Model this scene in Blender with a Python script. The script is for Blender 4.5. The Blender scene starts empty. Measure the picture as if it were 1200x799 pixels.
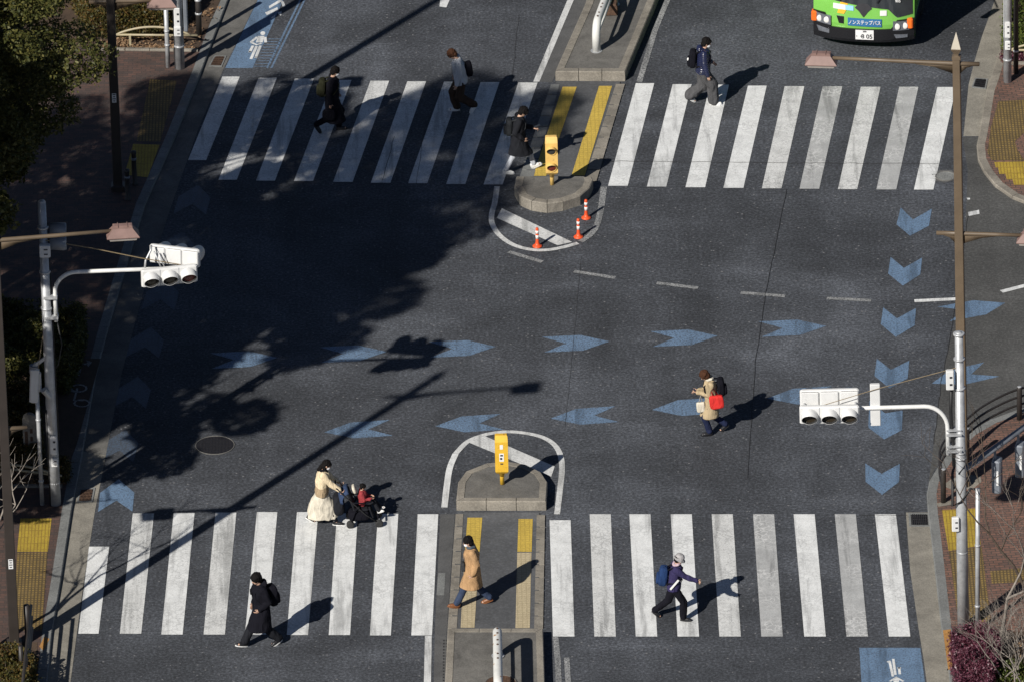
import bpy, math, random
import numpy as np
from mathutils import Vector, Matrix, noise as mnoise
random.seed(7); np.random.seed(7)
R = math.radians
sc = bpy.context.scene
COL = sc.collection

# ---------------------------------------------------------------- camera
FPX = 12000.0                       # focal length in photo pixels (1200 wide)
PITCH, ROLL = R(27.6), 0.022
DIST = 234.6
F = Vector((0, math.cos(PITCH), -math.sin(PITCH)))
U0 = Vector((0, math.sin(PITCH), math.cos(PITCH)))
X0 = Vector((1, 0, 0))
RT = (X0*math.cos(ROLL) - U0*math.sin(ROLL)).normalized()
UP = RT.cross(F).normalized()
CAM = -F*DIST
cam = bpy.data.cameras.new('camera')
cam.sensor_width = 36; cam.lens = FPX/1200*36
cam.clip_start = 1; cam.clip_end = 3000
co = bpy.data.objects.new('camera', cam); COL.objects.link(co)
co.matrix_world = Matrix(((RT.x, UP.x, -F.x, CAM.x), (RT.y, UP.y, -F.y, CAM.y), (RT.z, UP.z, -F.z, CAM.z), (0, 0, 0, 1)))
sc.camera = co

# ---------------------------------------------------------------- light
SUN_EL = R(35.0)
SH = Vector((0.600, 0.800, 0))      # the way shadows fall on the ground
w = bpy.data.worlds.new('World'); sc.world = w; w.use_nodes = True
nt = w.node_tree; bg = nt.nodes['Background']
sky = nt.nodes.new('ShaderNodeTexSky'); sky.sky_type = 'NISHITA'; sky.sun_disc = False
sky.sun_elevation = SUN_EL; sky.air_density = 0.48; sky.dust_density = 0.3
sky.sun_rotation = math.atan2(-SH.x, -SH.y)
nt.links.new(sky.outputs[0], bg.inputs[0]); bg.inputs[1].default_value = 0.05
sun = bpy.data.lights.new('sun', 'SUN'); sun.energy = 5.0; sun.angle = R(0.6); sun.color = (1, 0.955, 0.885)
so = bpy.data.objects.new('sun', sun); COL.objects.link(so)
sd = Vector((SH.x*math.cos(SUN_EL), SH.y*math.cos(SUN_EL), -math.sin(SUN_EL)))
so.rotation_euler = sd.to_track_quat('-Z', 'Y').to_euler()
sc.view_settings.view_transform = 'Standard'; sc.view_settings.look = 'None'
sc.view_settings.exposure = 0.14; sc.view_settings.gamma = 1
sc.render.engine = 'CYCLES'

# ---------------------------------------------------------------- measuring helpers
def G(px, py, z=0.0):
    """where a sight line of the survey photograph meets the level z"""
    d = F*FPX + RT*(px-600) - UP*(py-399.5)
    t = (z-CAM.z)/d.z
    return CAM + d*t
def PR(p):
    v = Vector(p)-CAM; k = FPX/v.dot(F)
    return 600+v.dot(RT)*k, 399.5-v.dot(UP)*k
def HG(base, ty):
    """height above base whose image row is ty"""
    h = (PR(base)[1]-ty)/45.5
    for _ in range(4):
        a = PR(base+Vector((0, 0, h)))[1]; h += (a-ty)/45.5
    return h
def TR(x0, y0, s):
    return lambda *pts: [(x0+a/s, y0+b/s) for a, b in pts]

# ---------------------------------------------------------------- materials
def newmat(name):
    m = bpy.data.materials.new(name); m.use_nodes = True
    return m, m.node_tree, m.node_tree.nodes['Principled BSDF']
def N(nt, t, **kw):
    n = nt.nodes.new(t)
    for k, v in kw.items():
        if k in n.inputs: n.inputs[k].default_value = v
        else: setattr(n, k, v)
    return n
def ramp(nt, fac, stops):
    r = nt.nodes.new('ShaderNodeValToRGB'); e = r.color_ramp.elements
    while len(e) > 1: e.remove(e[-1])
    e[0].position = stops[0][0]; e[0].color = (*stops[0][1], 1) if len(stops[0][1]) == 3 else stops[0][1]
    for p, c in stops[1:]:
        q = e.new(p); q.color = (*c, 1) if len(c) == 3 else c
    nt.links.new(fac, r.inputs[0]); return r
def mixc(nt, fac, a, b, mode='MIX'):
    m = nt.nodes.new('ShaderNodeMix'); m.data_type = 'RGBA'; m.blend_type = mode
    for s, v in ((m.inputs[0], fac), (m.inputs[6], a), (m.inputs[7], b)):
        if isinstance(v, (int, float)): s.default_value = v
        elif isinstance(v, tuple): s.default_value = (*v, 1)
        else: nt.links.new(v, s)
    return m.outputs[2]
def g3(v): return (v, v, v)
def objco(nt):
    return N(nt, 'ShaderNodeNewGeometry').outputs['Position']
def noise(nt, vec, scale, detail=3, rough=0.55, dist=0.0):
    n = N(nt, 'ShaderNodeTexNoise'); n.inputs['Scale'].default_value = scale; n.inputs['Detail'].default_value = detail
    n.inputs['Roughness'].default_value = rough; n.inputs['Distortion'].default_value = dist
    nt.links.new(vec, n.inputs['Vector']); return n.outputs['Fac']
def mapping(nt, vec, rot=0, scale=(1, 1, 1)):
    m = N(nt, 'ShaderNodeMapping'); m.inputs['Rotation'].default_value = (0, 0, rot); m.inputs['Scale'].default_value = scale
    nt.links.new(vec, m.inputs['Vector']); return m.outputs[0]
def bump(nt, bs, h, st, dist=0.01):
    b = N(nt, 'ShaderNodeBump'); b.inputs['Strength'].default_value = st; b.inputs['Distance'].default_value = dist
    nt.links.new(h, b.inputs['Height']); nt.links.new(b.outputs[0], bs.inputs['Normal'])

def asphalt_color(nt, vec, tint=(0.047, 0.0485, 0.052), spread=0.45, specks=0.8):
    fc = min(1.0, 0.35+specks*0.65)
    big = noise(nt, vec, 0.22, 5, 0.6, 0.8)
    mid = noise(nt, vec, 1.7, 4, 0.6)
    fine = noise(nt, vec, 15, 3, 0.8)
    a = ramp(nt, big, [(0.3, g3(1-spread*0.45)), (0.5, g3(1.0)), (0.75, g3(1+spread*0.75))]).outputs[0]
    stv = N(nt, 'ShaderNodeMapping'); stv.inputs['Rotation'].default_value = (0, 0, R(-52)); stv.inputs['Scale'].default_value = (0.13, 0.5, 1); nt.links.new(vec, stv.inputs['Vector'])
    wear_or_glare = noise(nt, stv.outputs[0], 1.0, 4, 0.6, 0.6)  # diagonal streaks of reflected sunlight, painted into the asphalt colour
    a = mixc(nt, 1.0, a, ramp(nt, wear_or_glare, [(0.35, g3(0.9)), (0.55, g3(1.0)), (0.75, g3(1.5))]).outputs[0], 'MULTIPLY')
    b = ramp(nt, mid, [(0.3, g3(0.88)), (0.7, g3(1.13))]).outputs[0]
    c = ramp(nt, fine, [(0.3, g3(1-0.62*fc)), (0.5, g3(1-0.08*fc)), (0.70, g3(1+1.1*fc))]).outputs[0]
    ov = N(nt, 'ShaderNodeTexVoronoi'); ov.inputs['Scale'].default_value = 0.9; nt.links.new(vec, ov.inputs['Vector'])
    oil = ramp(nt, ov.outputs['Distance'], [(0.03, g3(0.72)), (0.10, g3(1.0))]).outputs[0]; a = mixc(nt, 1.0, a, oil, 'MULTIPLY')
    trv = mapping(nt, vec, -0.1, (1.1, 0.05, 1)); a = mixc(nt, 1.0, a, ramp(nt, noise(nt, trv, 1.0, 3, 0.5, 0.4), [(0.35, g3(0.90)), (0.65, g3(1.12))]).outputs[0], 'MULTIPLY')
    col = mixc(nt, 1.0, mixc(nt, 1.0, mixc(nt, 1.0, tint, a, 'MULTIPLY'), b, 'MULTIPLY'), c, 'MULTIPLY')
    v = N(nt, 'ShaderNodeTexVoronoi'); v.inputs['Scale'].default_value = 13
    nt.links.new(vec, v.inputs['Vector'])
    vv = ramp(nt, v.outputs['Color'], [(0.80, g3(0)), (0.92, g3(1))]).outputs[0]
    dd = ramp(nt, v.outputs['Distance'], [(0.22, g3(1)), (0.36, g3(0))]).outputs[0]
    k = mixc(nt, 1.0, vv, dd, 'MULTIPLY')
    k = mixc(nt, 1.0, k, g3(specks), 'MULTIPLY')
    return mixc(nt, k, col, (0.17, 0.17, 0.175))
def asphalt(name, tint=(0.047, 0.0485, 0.052), spread=0.45, specks=0.8):
    m, nt, bs = newmat(name); vec = objco(nt)
    col = asphalt_color(nt, vec, tint, spread, specks)
    nt.links.new(col, bs.inputs['Base Color']); bs.inputs['Roughness'].default_value = 0.85
    bump(nt, bs, noise(nt, vec, 35, 2), 0.35, 0.01); return m
def paint(name, color, wear_or_glare=0.3, crack=0.3, under=(0.05, 0.052, 0.055), rough=0.6, gaps=0.0):
    """road paint that wears through to the asphalt"""
    m, nt, bs = newmat(name); vec = objco(nt)
    mid = noise(nt, vec, 2.3, 5, 0.65); fine = noise(nt, vec, 30, 2, 0.7)
    base = mixc(nt, 1.0, color, ramp(nt, mid, [(0.3, g3(0.82)), (0.6, g3(1.03))]).outputs[0], 'MULTIPLY')
    base = mixc(nt, 1.0, base, ramp(nt, fine, [(0.3, g3(0.85)), (0.7, g3(1.08))]).outputs[0], 'MULTIPLY')
    smv = mapping(nt, vec, 0.06, (3.2, 0.22, 1)); sm_ = noise(nt, smv, 1.0, 4, 0.65, 0.3)
    base = mixc(nt, 1.0, base, ramp(nt, sm_, [(0.36, g3(0.62)), (0.47, g3(0.97)), (0.7, g3(1.02))]).outputs[0], 'MULTIPLY')
    v = N(nt, 'ShaderNodeTexVoronoi'); v.feature = 'DISTANCE_TO_EDGE'; v.inputs['Scale'].default_value = 6.5
    dv = N(nt, 'ShaderNodeVectorMath'); dv.operation = 'ADD'
    wn = N(nt, 'ShaderNodeTexNoise'); wn.inputs['Scale'].default_value = 5; nt.links.new(vec, wn.inputs['Vector'])
    sc_ = N(nt, 'ShaderNodeVectorMath'); sc_.operation = 'SCALE'; sc_.inputs['Scale'].default_value = 0.25
    nt.links.new(wn.outputs['Color'], sc_.inputs[0]); nt.links.new(vec, dv.inputs[0]); nt.links.new(sc_.outputs[0], dv.inputs[1])
    nt.links.new(dv.outputs[0], v.inputs['Vector'])
    ck = ramp(nt, v.outputs['Distance'], [(0.0, g3(1)), (0.10, g3(0))]).outputs[0]
    patch = ramp(nt, noise(nt, vec, 0.9, 3), [(0.42, g3(0)), (0.6, g3(1))]).outputs[0]
    ck = mixc(nt, 1.0, mixc(nt, 1.0, ck, patch, 'MULTIPLY'), g3(crack), 'MULTIPLY')
    wr = ramp(nt, noise(nt, vec, 24, 4, 0.75), [(0.62-wear_or_glare*0.35, g3(0)), (0.74-wear_or_glare*0.25, g3(min(1, 0.3+wear_or_glare)))]).outputs[0]
    mk = mixc(nt, 1.0, ck, wr, 'LIGHTEN')
    if gaps:
        gp = ramp(nt, noise(nt, vec, 1.1, 4, 0.7), [(0.5-gaps*0.2, g3(0)), (0.62-gaps*0.2, g3(1))]).outputs[0]
        mk = mixc(nt, 1.0, mk, mixc(nt, 1.0, gp, g3(gaps), 'MULTIPLY'), 'LIGHTEN')
    nt.links.new(mixc(nt, mk, base, under), bs.inputs['Base Color']); bs.inputs['Roughness'].default_value = rough
    bump(nt, bs, fine, 0.2, 0.008); return m
def plain(name, color, rough=0.5, metal=0.0, var=0.15, scale=6.0, bmp=0.0, bscale=40, coat=0.0, spots=None, spec=None):
    m, nt, bs = newmat(name)
    tc = N(nt, 'ShaderNodeTexCoord').outputs['Object']
    n1 = noise(nt, tc, scale, 4, 0.6)
    c = mixc(nt, 1.0, color, ramp(nt, n1, [(0.3, g3(1-var)), (0.7, g3(1+var))]).outputs[0], 'MULTIPLY')
    if spots:
        sc2, thr, colr = spots
        c = mixc(nt, ramp(nt, noise(nt, tc, sc2, 4, 0.7), [(thr, g3(0)), (thr+0.06, g3(1))]).outputs[0], c, colr)
    nt.links.new(c, bs.inputs['Base Color']); bs.inputs['Roughness'].default_value = rough; bs.inputs['Metallic'].default_value = metal
    if coat: bs.inputs['Coat Weight'].default_value = coat
    if spec is not None: bs.inputs['Specular IOR Level'].default_value = spec
    if bmp: bump(nt, bs, noise(nt, tc, bscale, 3), bmp, 0.02)
    return m
def cloth(name, color, rough=0.9, var=0.2, fold=0.6, fscale=7.0):
    m, nt, bs = newmat(name)
    tc = N(nt, 'ShaderNodeTexCoord').outputs['Object']
    st = mapping(nt, tc, 0, (1, 1, 0.45))
    n1 = noise(nt, st, fscale, 3, 0.5, 1.2)
    wv = noise(nt, tc, 180, 2)
    c = mixc(nt, 1.0, color, ramp(nt, n1, [(0.3, g3(1-var)), (0.7, g3(1+var))]).outputs[0], 'MULTIPLY')
    c = mixc(nt, 1.0, c, ramp(nt, wv, [(0.3, g3(0.9)), (0.7, g3(1.1))]).outputs[0], 'MULTIPLY')
    nt.links.new(c, bs.inputs['Base Color']); bs.inputs['Roughness'].default_value = rough
    bs.inputs['Specular IOR Level'].default_value = 0.12
    bump(nt, bs, n1, fold, 0.06); return m
def brick(name, c1, c2, mortar, rot, bw=0.22, bh=0.11, msize=0.008, off=0.5, rough=0.8, dirt=0.25, squash=1.0):
    m, nt, bs = newmat(name); vec = mapping(nt, objco(nt), rot)
    b = N(nt, 'ShaderNodeTexBrick'); b.offset = off
    b.inputs['Scale'].default_value = 1; b.inputs['Brick Width'].default_value = bw; b.inputs['Row Height'].default_value = bh
    b.inputs['Mortar Size'].default_value = msize; b.inputs['Bias'].default_value = 0
    b.inputs['Color1'].default_value = (*c1, 1); b.inputs['Color2'].default_value = (*c2, 1); b.inputs['Mortar'].default_value = (*mortar, 1)
    nt.links.new(vec, b.inputs['Vector'])
    d = ramp(nt, noise(nt, vec, 1.2, 5, 0.7), [(0.3, g3(1-dirt)), (0.7, g3(1+dirt*0.6))]).outputs[0]
    f = ramp(nt, noise(nt, vec, 26, 2, 0.7), [(0.3, g3(0.82)), (0.7, g3(1.16))]).outputs[0]
    c = mixc(nt, 1.0, mixc(nt, 1.0, b.outputs['Color'], d, 'MULTIPLY'), f, 'MULTIPLY')
    nt.links.new(c, bs.inputs['Base Color']); bs.inputs['Roughness'].default_value = rough
    inv = ramp(nt, b.outputs['Fac'], [(0, g3(1)), (1, g3(0))]).outputs[0]
    bump(nt, bs, inv, 0.6, 0.01); return m
def leafmat(name, cols, rough=0.55, trans=0.25):
    m, nt, bs = newmat(name)
    g = N(nt, 'ShaderNodeNewGeometry').outputs['Random Per Island']
    r = ramp(nt, g, [(i/(len(cols)-1)*0.98, c) for i, c in enumerate(cols)])
    nt.links.new(r.outputs[0], bs.inputs['Base Color']); bs.inputs['Roughness'].default_value = rough
    bs.inputs['Specular IOR Level'].default_value = 0.35
    if trans:
        out = nt.nodes['Material Output']; tr = N(nt, 'ShaderNodeBsdfTranslucent'); mx = N(nt, 'ShaderNodeMixShader')
        nt.links.new(r.outputs[0], tr.inputs[0]); mx.inputs[0].default_value = trans
        nt.links.new(bs.outputs[0], mx.inputs[1]); nt.links.new(tr.outputs[0], mx.inputs[2]); nt.links.new(mx.outputs[0], out.inputs[0])
    return m
def concrete(name, color, stain=0.35):
    m, nt, bs = newmat(name); vec = objco(nt)
    a = ramp(nt, noise(nt, vec, 1.3, 6, 0.7, 0.5), [(0.3, g3(1-stain)), (0.65, g3(1.1))]).outputs[0]
    f = ramp(nt, noise(nt, vec, 30, 3, 0.75), [(0.3, g3(0.72)), (0.7, g3(1.25))]).outputs[0]
    c = mixc(nt, 1.0, mixc(nt, 1.0, color, a, 'MULTIPLY'), f, 'MULTIPLY')
    nt.links.new(c, bs.inputs['Base Color']); bs.inputs['Roughness'].default_value = 0.85
    bump(nt, bs, noise(nt, vec, 40, 2), 0.3, 0.008); return m

MAT = {}
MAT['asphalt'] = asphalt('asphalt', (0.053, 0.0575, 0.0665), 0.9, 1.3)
MAT['asphalt_side'] = asphalt('asphalt_side', (0.066, 0.066, 0.064), 0.35, 0.3)
MAT['asphalt_refuge'] = asphalt('asphalt_refuge', (0.082, 0.085, 0.090), 0.2, 0.0)
MAT['seam'] = plain('seam', (0.036, 0.036, 0.038), 0.9)
MAT['crack'] = plain('crack', (0.022, 0.022, 0.024), 0.9)
MAT['white'] = paint('white_paint', (0.79, 0.80, 0.79), 0.15, 0.3)
MAT['white2'] = paint('white_paint_cracked', (0.70, 0.705, 0.69), 0.26, 0.4)
MAT['white3'] = paint('white_paint_dirty', (0.44, 0.445, 0.44), 0.12, 0.9, under=(0.66, 0.66, 0.65))
MAT['faint'] = paint('white_paint_faded', (0.45, 0.455, 0.45), 0.6, 0.4, gaps=0.4)
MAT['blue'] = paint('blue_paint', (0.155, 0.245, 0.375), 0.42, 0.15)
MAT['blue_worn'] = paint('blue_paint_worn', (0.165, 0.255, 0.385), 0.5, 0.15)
MAT['blue_shade_toned'] = paint('blue_paint_shade_toned', (0.085, 0.125, 0.19), 0.62, 0.3, gaps=0.3)  # worn blue, darkened to put tree shade into the paint
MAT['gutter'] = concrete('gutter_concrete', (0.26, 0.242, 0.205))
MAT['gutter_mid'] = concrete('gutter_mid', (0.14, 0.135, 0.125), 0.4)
MAT['gutter_dark'] = concrete('gutter_dark', (0.10, 0.10, 0.10))
MAT['kerb'] = concrete('kerb_stone', (0.19, 0.195, 0.19), 0.3)
MAT['kerb_tan'] = concrete('kerb_tan', (0.27, 0.245, 0.205), 0.5)
MAT['kerb_orange'] = concrete('kerb_orange', (0.42, 0.21, 0.06), 0.3)
MAT['island'] = concrete('island_top', (0.155, 0.148, 0.135), 0.5)
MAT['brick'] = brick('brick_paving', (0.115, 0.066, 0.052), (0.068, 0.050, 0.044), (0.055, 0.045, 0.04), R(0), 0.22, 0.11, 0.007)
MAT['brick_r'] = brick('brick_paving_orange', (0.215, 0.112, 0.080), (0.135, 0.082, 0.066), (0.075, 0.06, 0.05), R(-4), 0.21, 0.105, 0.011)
MAT['tact'] = brick('tactile_dull', (0.27, 0.18, 0.05), (0.20, 0.135, 0.05), (0.10, 0.07, 0.03), R(90), 0.10, 0.075, 0.016, 0.0)
MAT['tact_y'] = brick('tactile_yellow', (0.42, 0.30, 0.035), (0.38, 0.265, 0.035), (0.28, 0.18, 0.03), R(90), 0.30, 0.075, 0.010, 0.0)
MAT['tact_i'] = brick('tactile_island', (0.58, 0.41, 0.07), (0.54, 0.38, 0.07), (0.47, 0.33, 0.06), R(90), 0.10, 0.10, 0.010, 0.0, dirt=0.12)
MAT['tact_t'] = brick('tactile_tan', (0.50, 0.42, 0.27), (0.47, 0.39, 0.25), (0.41, 0.34, 0.21), R(90), 0.10, 0.10, 0.010, 0.0, dirt=0.12)
MAT['iron'] = plain('cast_iron', (0.02, 0.019, 0.022), 0.6, 0.3, 0.3, 30, 0.5, 60)
MAT['rustiron'] = plain('rusty_iron', (0.09, 0.05, 0.03), 0.8, 0.0, 0.4, 14, 0.5, 60)
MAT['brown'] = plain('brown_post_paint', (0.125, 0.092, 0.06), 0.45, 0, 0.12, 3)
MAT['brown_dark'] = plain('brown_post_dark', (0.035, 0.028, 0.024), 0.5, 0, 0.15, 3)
MAT['copper'] = plain('lamp_housing_paint', (0.23, 0.145, 0.125), 0.5, 0, 0.15, 4)
MAT['cream'] = plain('finial_cream', (0.52, 0.47, 0.38), 0.35, 0.2, 0.05)
MAT['lens'] = plain('lamp_glass', (0.32, 0.29, 0.26), 0.2, 0, 0.1)
MAT['galv'] = plain('galvanised_steel', (0.46, 0.47, 0.48), 0.42, 0.35, 0.22, 5, 0.1, 20, spots=(9, 0.66, (0.24, 0.22, 0.2)))
MAT['galv_d'] = plain('grey_blue_steel', (0.20, 0.22, 0.25), 0.45, 0.2, 0.15, 5)
MAT['sigwhite'] = plain('signal_white', (0.66, 0.66, 0.65), 0.4, 0, 0.06, 5, spots=(11, 0.70, (0.55, 0.53, 0.5)))
MAT['armwhite'] = plain('arm_white', (0.72, 0.72, 0.70), 0.45, 0, 0.08, 5, spots=(8, 0.64, (0.40, 0.33, 0.26)))
MAT['visorin'] = plain('visor_inside', (0.03, 0.03, 0.03), 0.6)
MAT['lens_dark'] = plain('signal_lens_dark', (0.045, 0.035, 0.022), 0.25)
MAT['lens_red'] = plain('signal_lens_red', (0.14, 0.025, 0.018), 0.25)
MAT['cable'] = plain('cable', (0.012, 0.012, 0.013), 0.6)
MAT['wire'] = plain('wire', (0.22, 0.17, 0.10), 0.5)
MAT['yellow'] = plain('yellow_case', (0.70, 0.42, 0.035), 0.5, 0, 0.15, 4, spots=(7, 0.62, (0.42, 0.25, 0.04)))
MAT['yellow_p'] = plain('yellow_case_faded', (0.72, 0.47, 0.14), 0.55, 0, 0.16, 4, spots=(7, 0.62, (0.45, 0.29, 0.10)))
MAT['orange'] = plain('orange_rubber', (0.72, 0.085, 0.02), 0.45, 0, 0.12, 12)
MAT['refl'] = plain('reflective_white', (0.78, 0.76, 0.72), 0.3, 0, 0.08)
MAT['hoopwhite'] = plain('hoop_white', (0.66, 0.66, 0.63), 0.45, 0, 0.08, 5, spots=(5.0, 0.63, (0.38, 0.21, 0.09)))
MAT['blackmetal'] = plain('dark_rail_paint', (0.03, 0.026, 0.024), 0.5, 0, 0.2)
MAT['fence'] = plain('tan_fence_paint', (0.36, 0.31, 0.20), 0.5, 0, 0.15, 8)
MAT['paper'] = plain('sticker_white', (0.75, 0.75, 0.74), 0.5, 0, 0.05)
MAT['ink'] = plain('dark_ink', (0.03, 0.03, 0.035), 0.6)
MAT['soil'] = concrete('soil', (0.085, 0.055, 0.035), 0.5)
MAT['bark'] = plain('bark', (0.075, 0.055, 0.04), 0.9, 0, 0.35, 9, 0.8, 20)
MAT['bark_pale'] = plain('bark_pale', (0.24, 0.21, 0.18), 0.9, 0, 0.3, 9, 0.6, 20)
MAT['leaf'] = leafmat('evergreen_leaf', [(0.032, 0.040, 0.011), (0.062, 0.069, 0.018), (0.10, 0.099, 0.026), (0.17, 0.152, 0.042)])
MAT['leaf_h'] = leafmat('hedge_leaf', [(0.03, 0.032, 0.01), (0.06, 0.06, 0.016), (0.11, 0.085, 0.02), (0.13, 0.07, 0.02)])
MAT['leaf_p'] = leafmat('purple_leaf', [(0.045, 0.012, 0.022), (0.08, 0.02, 0.035), (0.12, 0.03, 0.05), (0.20, 0.10, 0.13)], 0.4, 0.1)
MAT['leaf_g'] = leafmat('green_leaf', [(0.04, 0.06, 0.012), (0.08, 0.11, 0.02), (0.15, 0.17, 0.035)], 0.5, 0.2)
MAT['litter'] = leafmat('leaf_litter', [(0.10, 0.055, 0.03), (0.22, 0.13, 0.07), (0.32, 0.22, 0.13)], 0.9, 0.0)

# ---------------------------------------------------------------- mesh builder
class MB:
    def __init__(s): s.v = []; s.f = []
    def add(s, vs, fs):
        o = len(s.v); s.v += [tuple(v) for v in vs]; s.f += [tuple(i+o for i in f) for f in fs]; return s
    def box(s, c, d, rot=None, taper=1.0):
        x, y, z = d[0]/2, d[1]/2, d[2]/2
        vs = [Vector((a*x*(taper if k > 0 else 1), b*y*(taper if k > 0 else 1), k*z)) for k in (-1, 1) for a, b in ((-1, -1), (1, -1), (1, 1), (-1, 1))]
        if rot is not None: vs = [rot @ v for v in vs]
        c = Vector(c)
        return s.add([v+c for v in vs], [(3, 2, 1, 0), (4, 5, 6, 7), (0, 1, 5, 4), (1, 2, 6, 5), (2, 3, 7, 6), (3, 0, 4, 7)])
    def bbox(s, c, d, b=0.02, rot=None):
        """box with bevelled edges"""
        x, y, z = d[0]/2, d[1]/2, d[2]/2
        rings = []
        for zz, ins in ((-z, b), (-z+b, 0), (z-b, 0), (z, b)):
            X, Y = x-ins, y-ins
            rings.append([Vector((px, py, zz)) for px, py in ((-X+b, -Y), (X-b, -Y), (X, -Y+b), (X, Y-b), (X-b, Y), (-X+b, Y), (-X, Y-b), (-X, -Y+b))])
        vs = [p for r in rings for p in r]
        if rot is not None: vs = [rot @ v for v in vs]
        c = Vector(c); fs = [tuple(range(7, -1, -1)), tuple(range(24, 32))]
        for k in range(3):
            for i in range(8):
                j = (i+1) % 8; fs.append((k*8+i, k*8+j, k*8+8+j, k*8+8+i))
        return s.add([v+c for v in vs], fs)
    def tube(s, pts, r, seg=10, caps=True, sx=1.0, ref=None):
        pts = [Vector(p) for p in pts]; n = len(pts)
        rs = r if isinstance(r, (list, tuple)) else [r]*n
        vs = []; prev = None
        for i, p in enumerate(pts):
            t = (pts[min(i+1, n-1)]-pts[max(i-1, 0)]).normalized()
            if prev is None:
                a = Vector(ref) if ref is not None else (Vector((0, 0, 1)) if abs(t.z) < 0.9 else Vector((0, 1, 0)))
                u = (a - t*a.dot(t)).normalized()
            else:
                u = (prev - t*prev.dot(t)).normalized()
            prev = u; v = t.cross(u)
            for k in range(seg):
                an = 2*math.pi*k/seg
                vs.append(p + u*math.cos(an)*rs[i] + v*math.sin(an)*rs[i]*sx)
        fs = [(i*seg+k, i*seg+(k+1) % seg, (i+1)*seg+(k+1) % seg, (i+1)*seg+k) for i in range(n-1) for k in range(seg)]
        if caps: fs += [tuple(range(seg-1, -1, -1)), tuple((n-1)*seg+k for k in range(seg))]
        return s.add(vs, fs)
    def lathe(s, prof, seg=16, c=(0, 0, 0), rot=None):
        vs = []; c = Vector(c)
        for r, z in prof:
            for k in range(seg):
                a = 2*math.pi*k/seg; p = Vector((r*math.cos(a), r*math.sin(a), z))
                if rot is not None: p = rot @ p
                vs.append(p+c)
        n = len(prof)
        fs = [(i*seg+k, i*seg+(k+1) % seg, (i+1)*seg+(k+1) % seg, (i+1)*seg+k) for i in range(n-1) for k in range(seg)]
        fs += [tuple(range(seg-1, -1, -1)), tuple((n-1)*seg+k for k in range(seg))]
        return s.add(vs, fs)
    def ell(s, c, r, e=1.0, rot=None, nu=14, nv=10):
        """(super)ellipsoid; e<1 makes it boxier"""
        c = Vector(c); vs = []; sg = lambda a, q: math.copysign(abs(a)**q, a)
        for i in range(1, nv):
            ph = math.pi*i/nv - math.pi/2
            for k in range(nu):
                th = 2*math.pi*k/nu
                vs.append(Vector((r[0]*sg(math.cos(ph), e)*sg(math.cos(th), e), r[1]*sg(math.cos(ph), e)*sg(math.sin(th), e), r[2]*sg(math.sin(ph), e))))
        vs += [Vector((0, 0, -r[2])), Vector((0, 0, r[2]))]
        if rot is not None: vs = [rot @ v for v in vs]
        b, t = len(vs)-2, len(vs)-1; fs = []
        for i in range(nv-2):
            for k in range(nu):
                k2 = (k+1) % nu; fs.append((i*nu+k, i*nu+k2, (i+1)*nu+k2, (i+1)*nu+k))
        for k in range(nu):
            k2 = (k+1) % nu; fs.append((b, k2, k)); fs.append(((nv-2)*nu+k, (nv-2)*nu+k2, t))
        return s.add([v+c for v in vs], fs)
    def cap(s, a, b, ra, rb, seg=12):
        """tapered capsule"""
        a, b = Vector(a), Vector(b); d = (b-a); L = max(d.length, 1e-5); d = d/L
        pts = []; rs = []
        for i in range(0, 5):
            q = math.pi/2*(1-i/4); pts.append(a-d*ra*math.sin(q)); rs.append(max(ra*math.cos(q), 0.001))
        for i in range(0, 5):
            q = math.pi/2*i/4; pts.append(b+d*rb*math.sin(q)); rs.append(max(rb*math.cos(q), 0.001))
        if L < 0.002: pts.pop(4); rs.pop(4)
        a0 = Vector((0, 0, 1)) if abs(d.z) < 0.9 else Vector((0, 1, 0))
        u = (a0-d*a0.dot(d)).normalized(); v = d.cross(u); vs = []; n = len(pts)
        for p, r in zip(pts, rs):
            for k in range(seg):
                an = 2*math.pi*k/seg; vs.append(p+u*math.cos(an)*r+v*math.sin(an)*r)
        fs = [(i*seg+k, i*seg+(k+1) % seg, (i+1)*seg+(k+1) % seg, (i+1)*seg+k) for i in range(n-1) for k in range(seg)]
        fs += [tuple(range(seg-1, -1, -1)), tuple((n-1)*seg+k for k in range(seg))]
        return s.add(vs, fs)
    def loft(s, rings, seg=20):
        """rings: (cx, cy, cz, rx, ry) or with a 6th value tilt (y per x...)"""
        vs = []
        for r in rings:
            for k in range(seg):
                a = 2*math.pi*k/seg
                vs.append((r[0]+r[3]*math.cos(a), r[1]+r[4]*math.sin(a), r[2]+(r[5]*math.sin(a) if len(r) > 5 else 0)))
        n = len(rings)
        fs = [(i*seg+k, i*seg+(k+1) % seg, (i+1)*seg+(k+1) % seg, (i+1)*seg+k) for i in range(n-1) for k in range(seg)]
        fs += [tuple(range(seg-1, -1, -1)), tuple((n-1)*seg+k for k in range(seg))]
        return s.add(vs, fs)
    def poly(s, pts):
        n = len(s.v); s.v += [tuple(p) for p in pts]; s.f.append(tuple(range(n, n+len(pts)))); return s
    def prism(s, pts, z0, z1):
        """vertical prism over an outline (x, y)"""
        n = len(pts); vs = [(p[0], p[1], z0) for p in pts]+[(p[0], p[1], z1) for p in pts]
        area = sum(pts[i][0]*pts[(i+1) % n][1]-pts[(i+1) % n][0]*pts[i][1] for i in range(n))
        a, b = tuple(range(n)), tuple(range(n, 2*n))
        if area > 0: fs = [a[::-1], b]+[(i, (i+1) % n, n+(i+1) % n, n+i) for i in range(n)]
        else: fs = [a, b[::-1]]+[((i+1) % n, i, n+i, n+(i+1) % n) for i in range(n)]
        return s.add(vs, fs)
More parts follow.
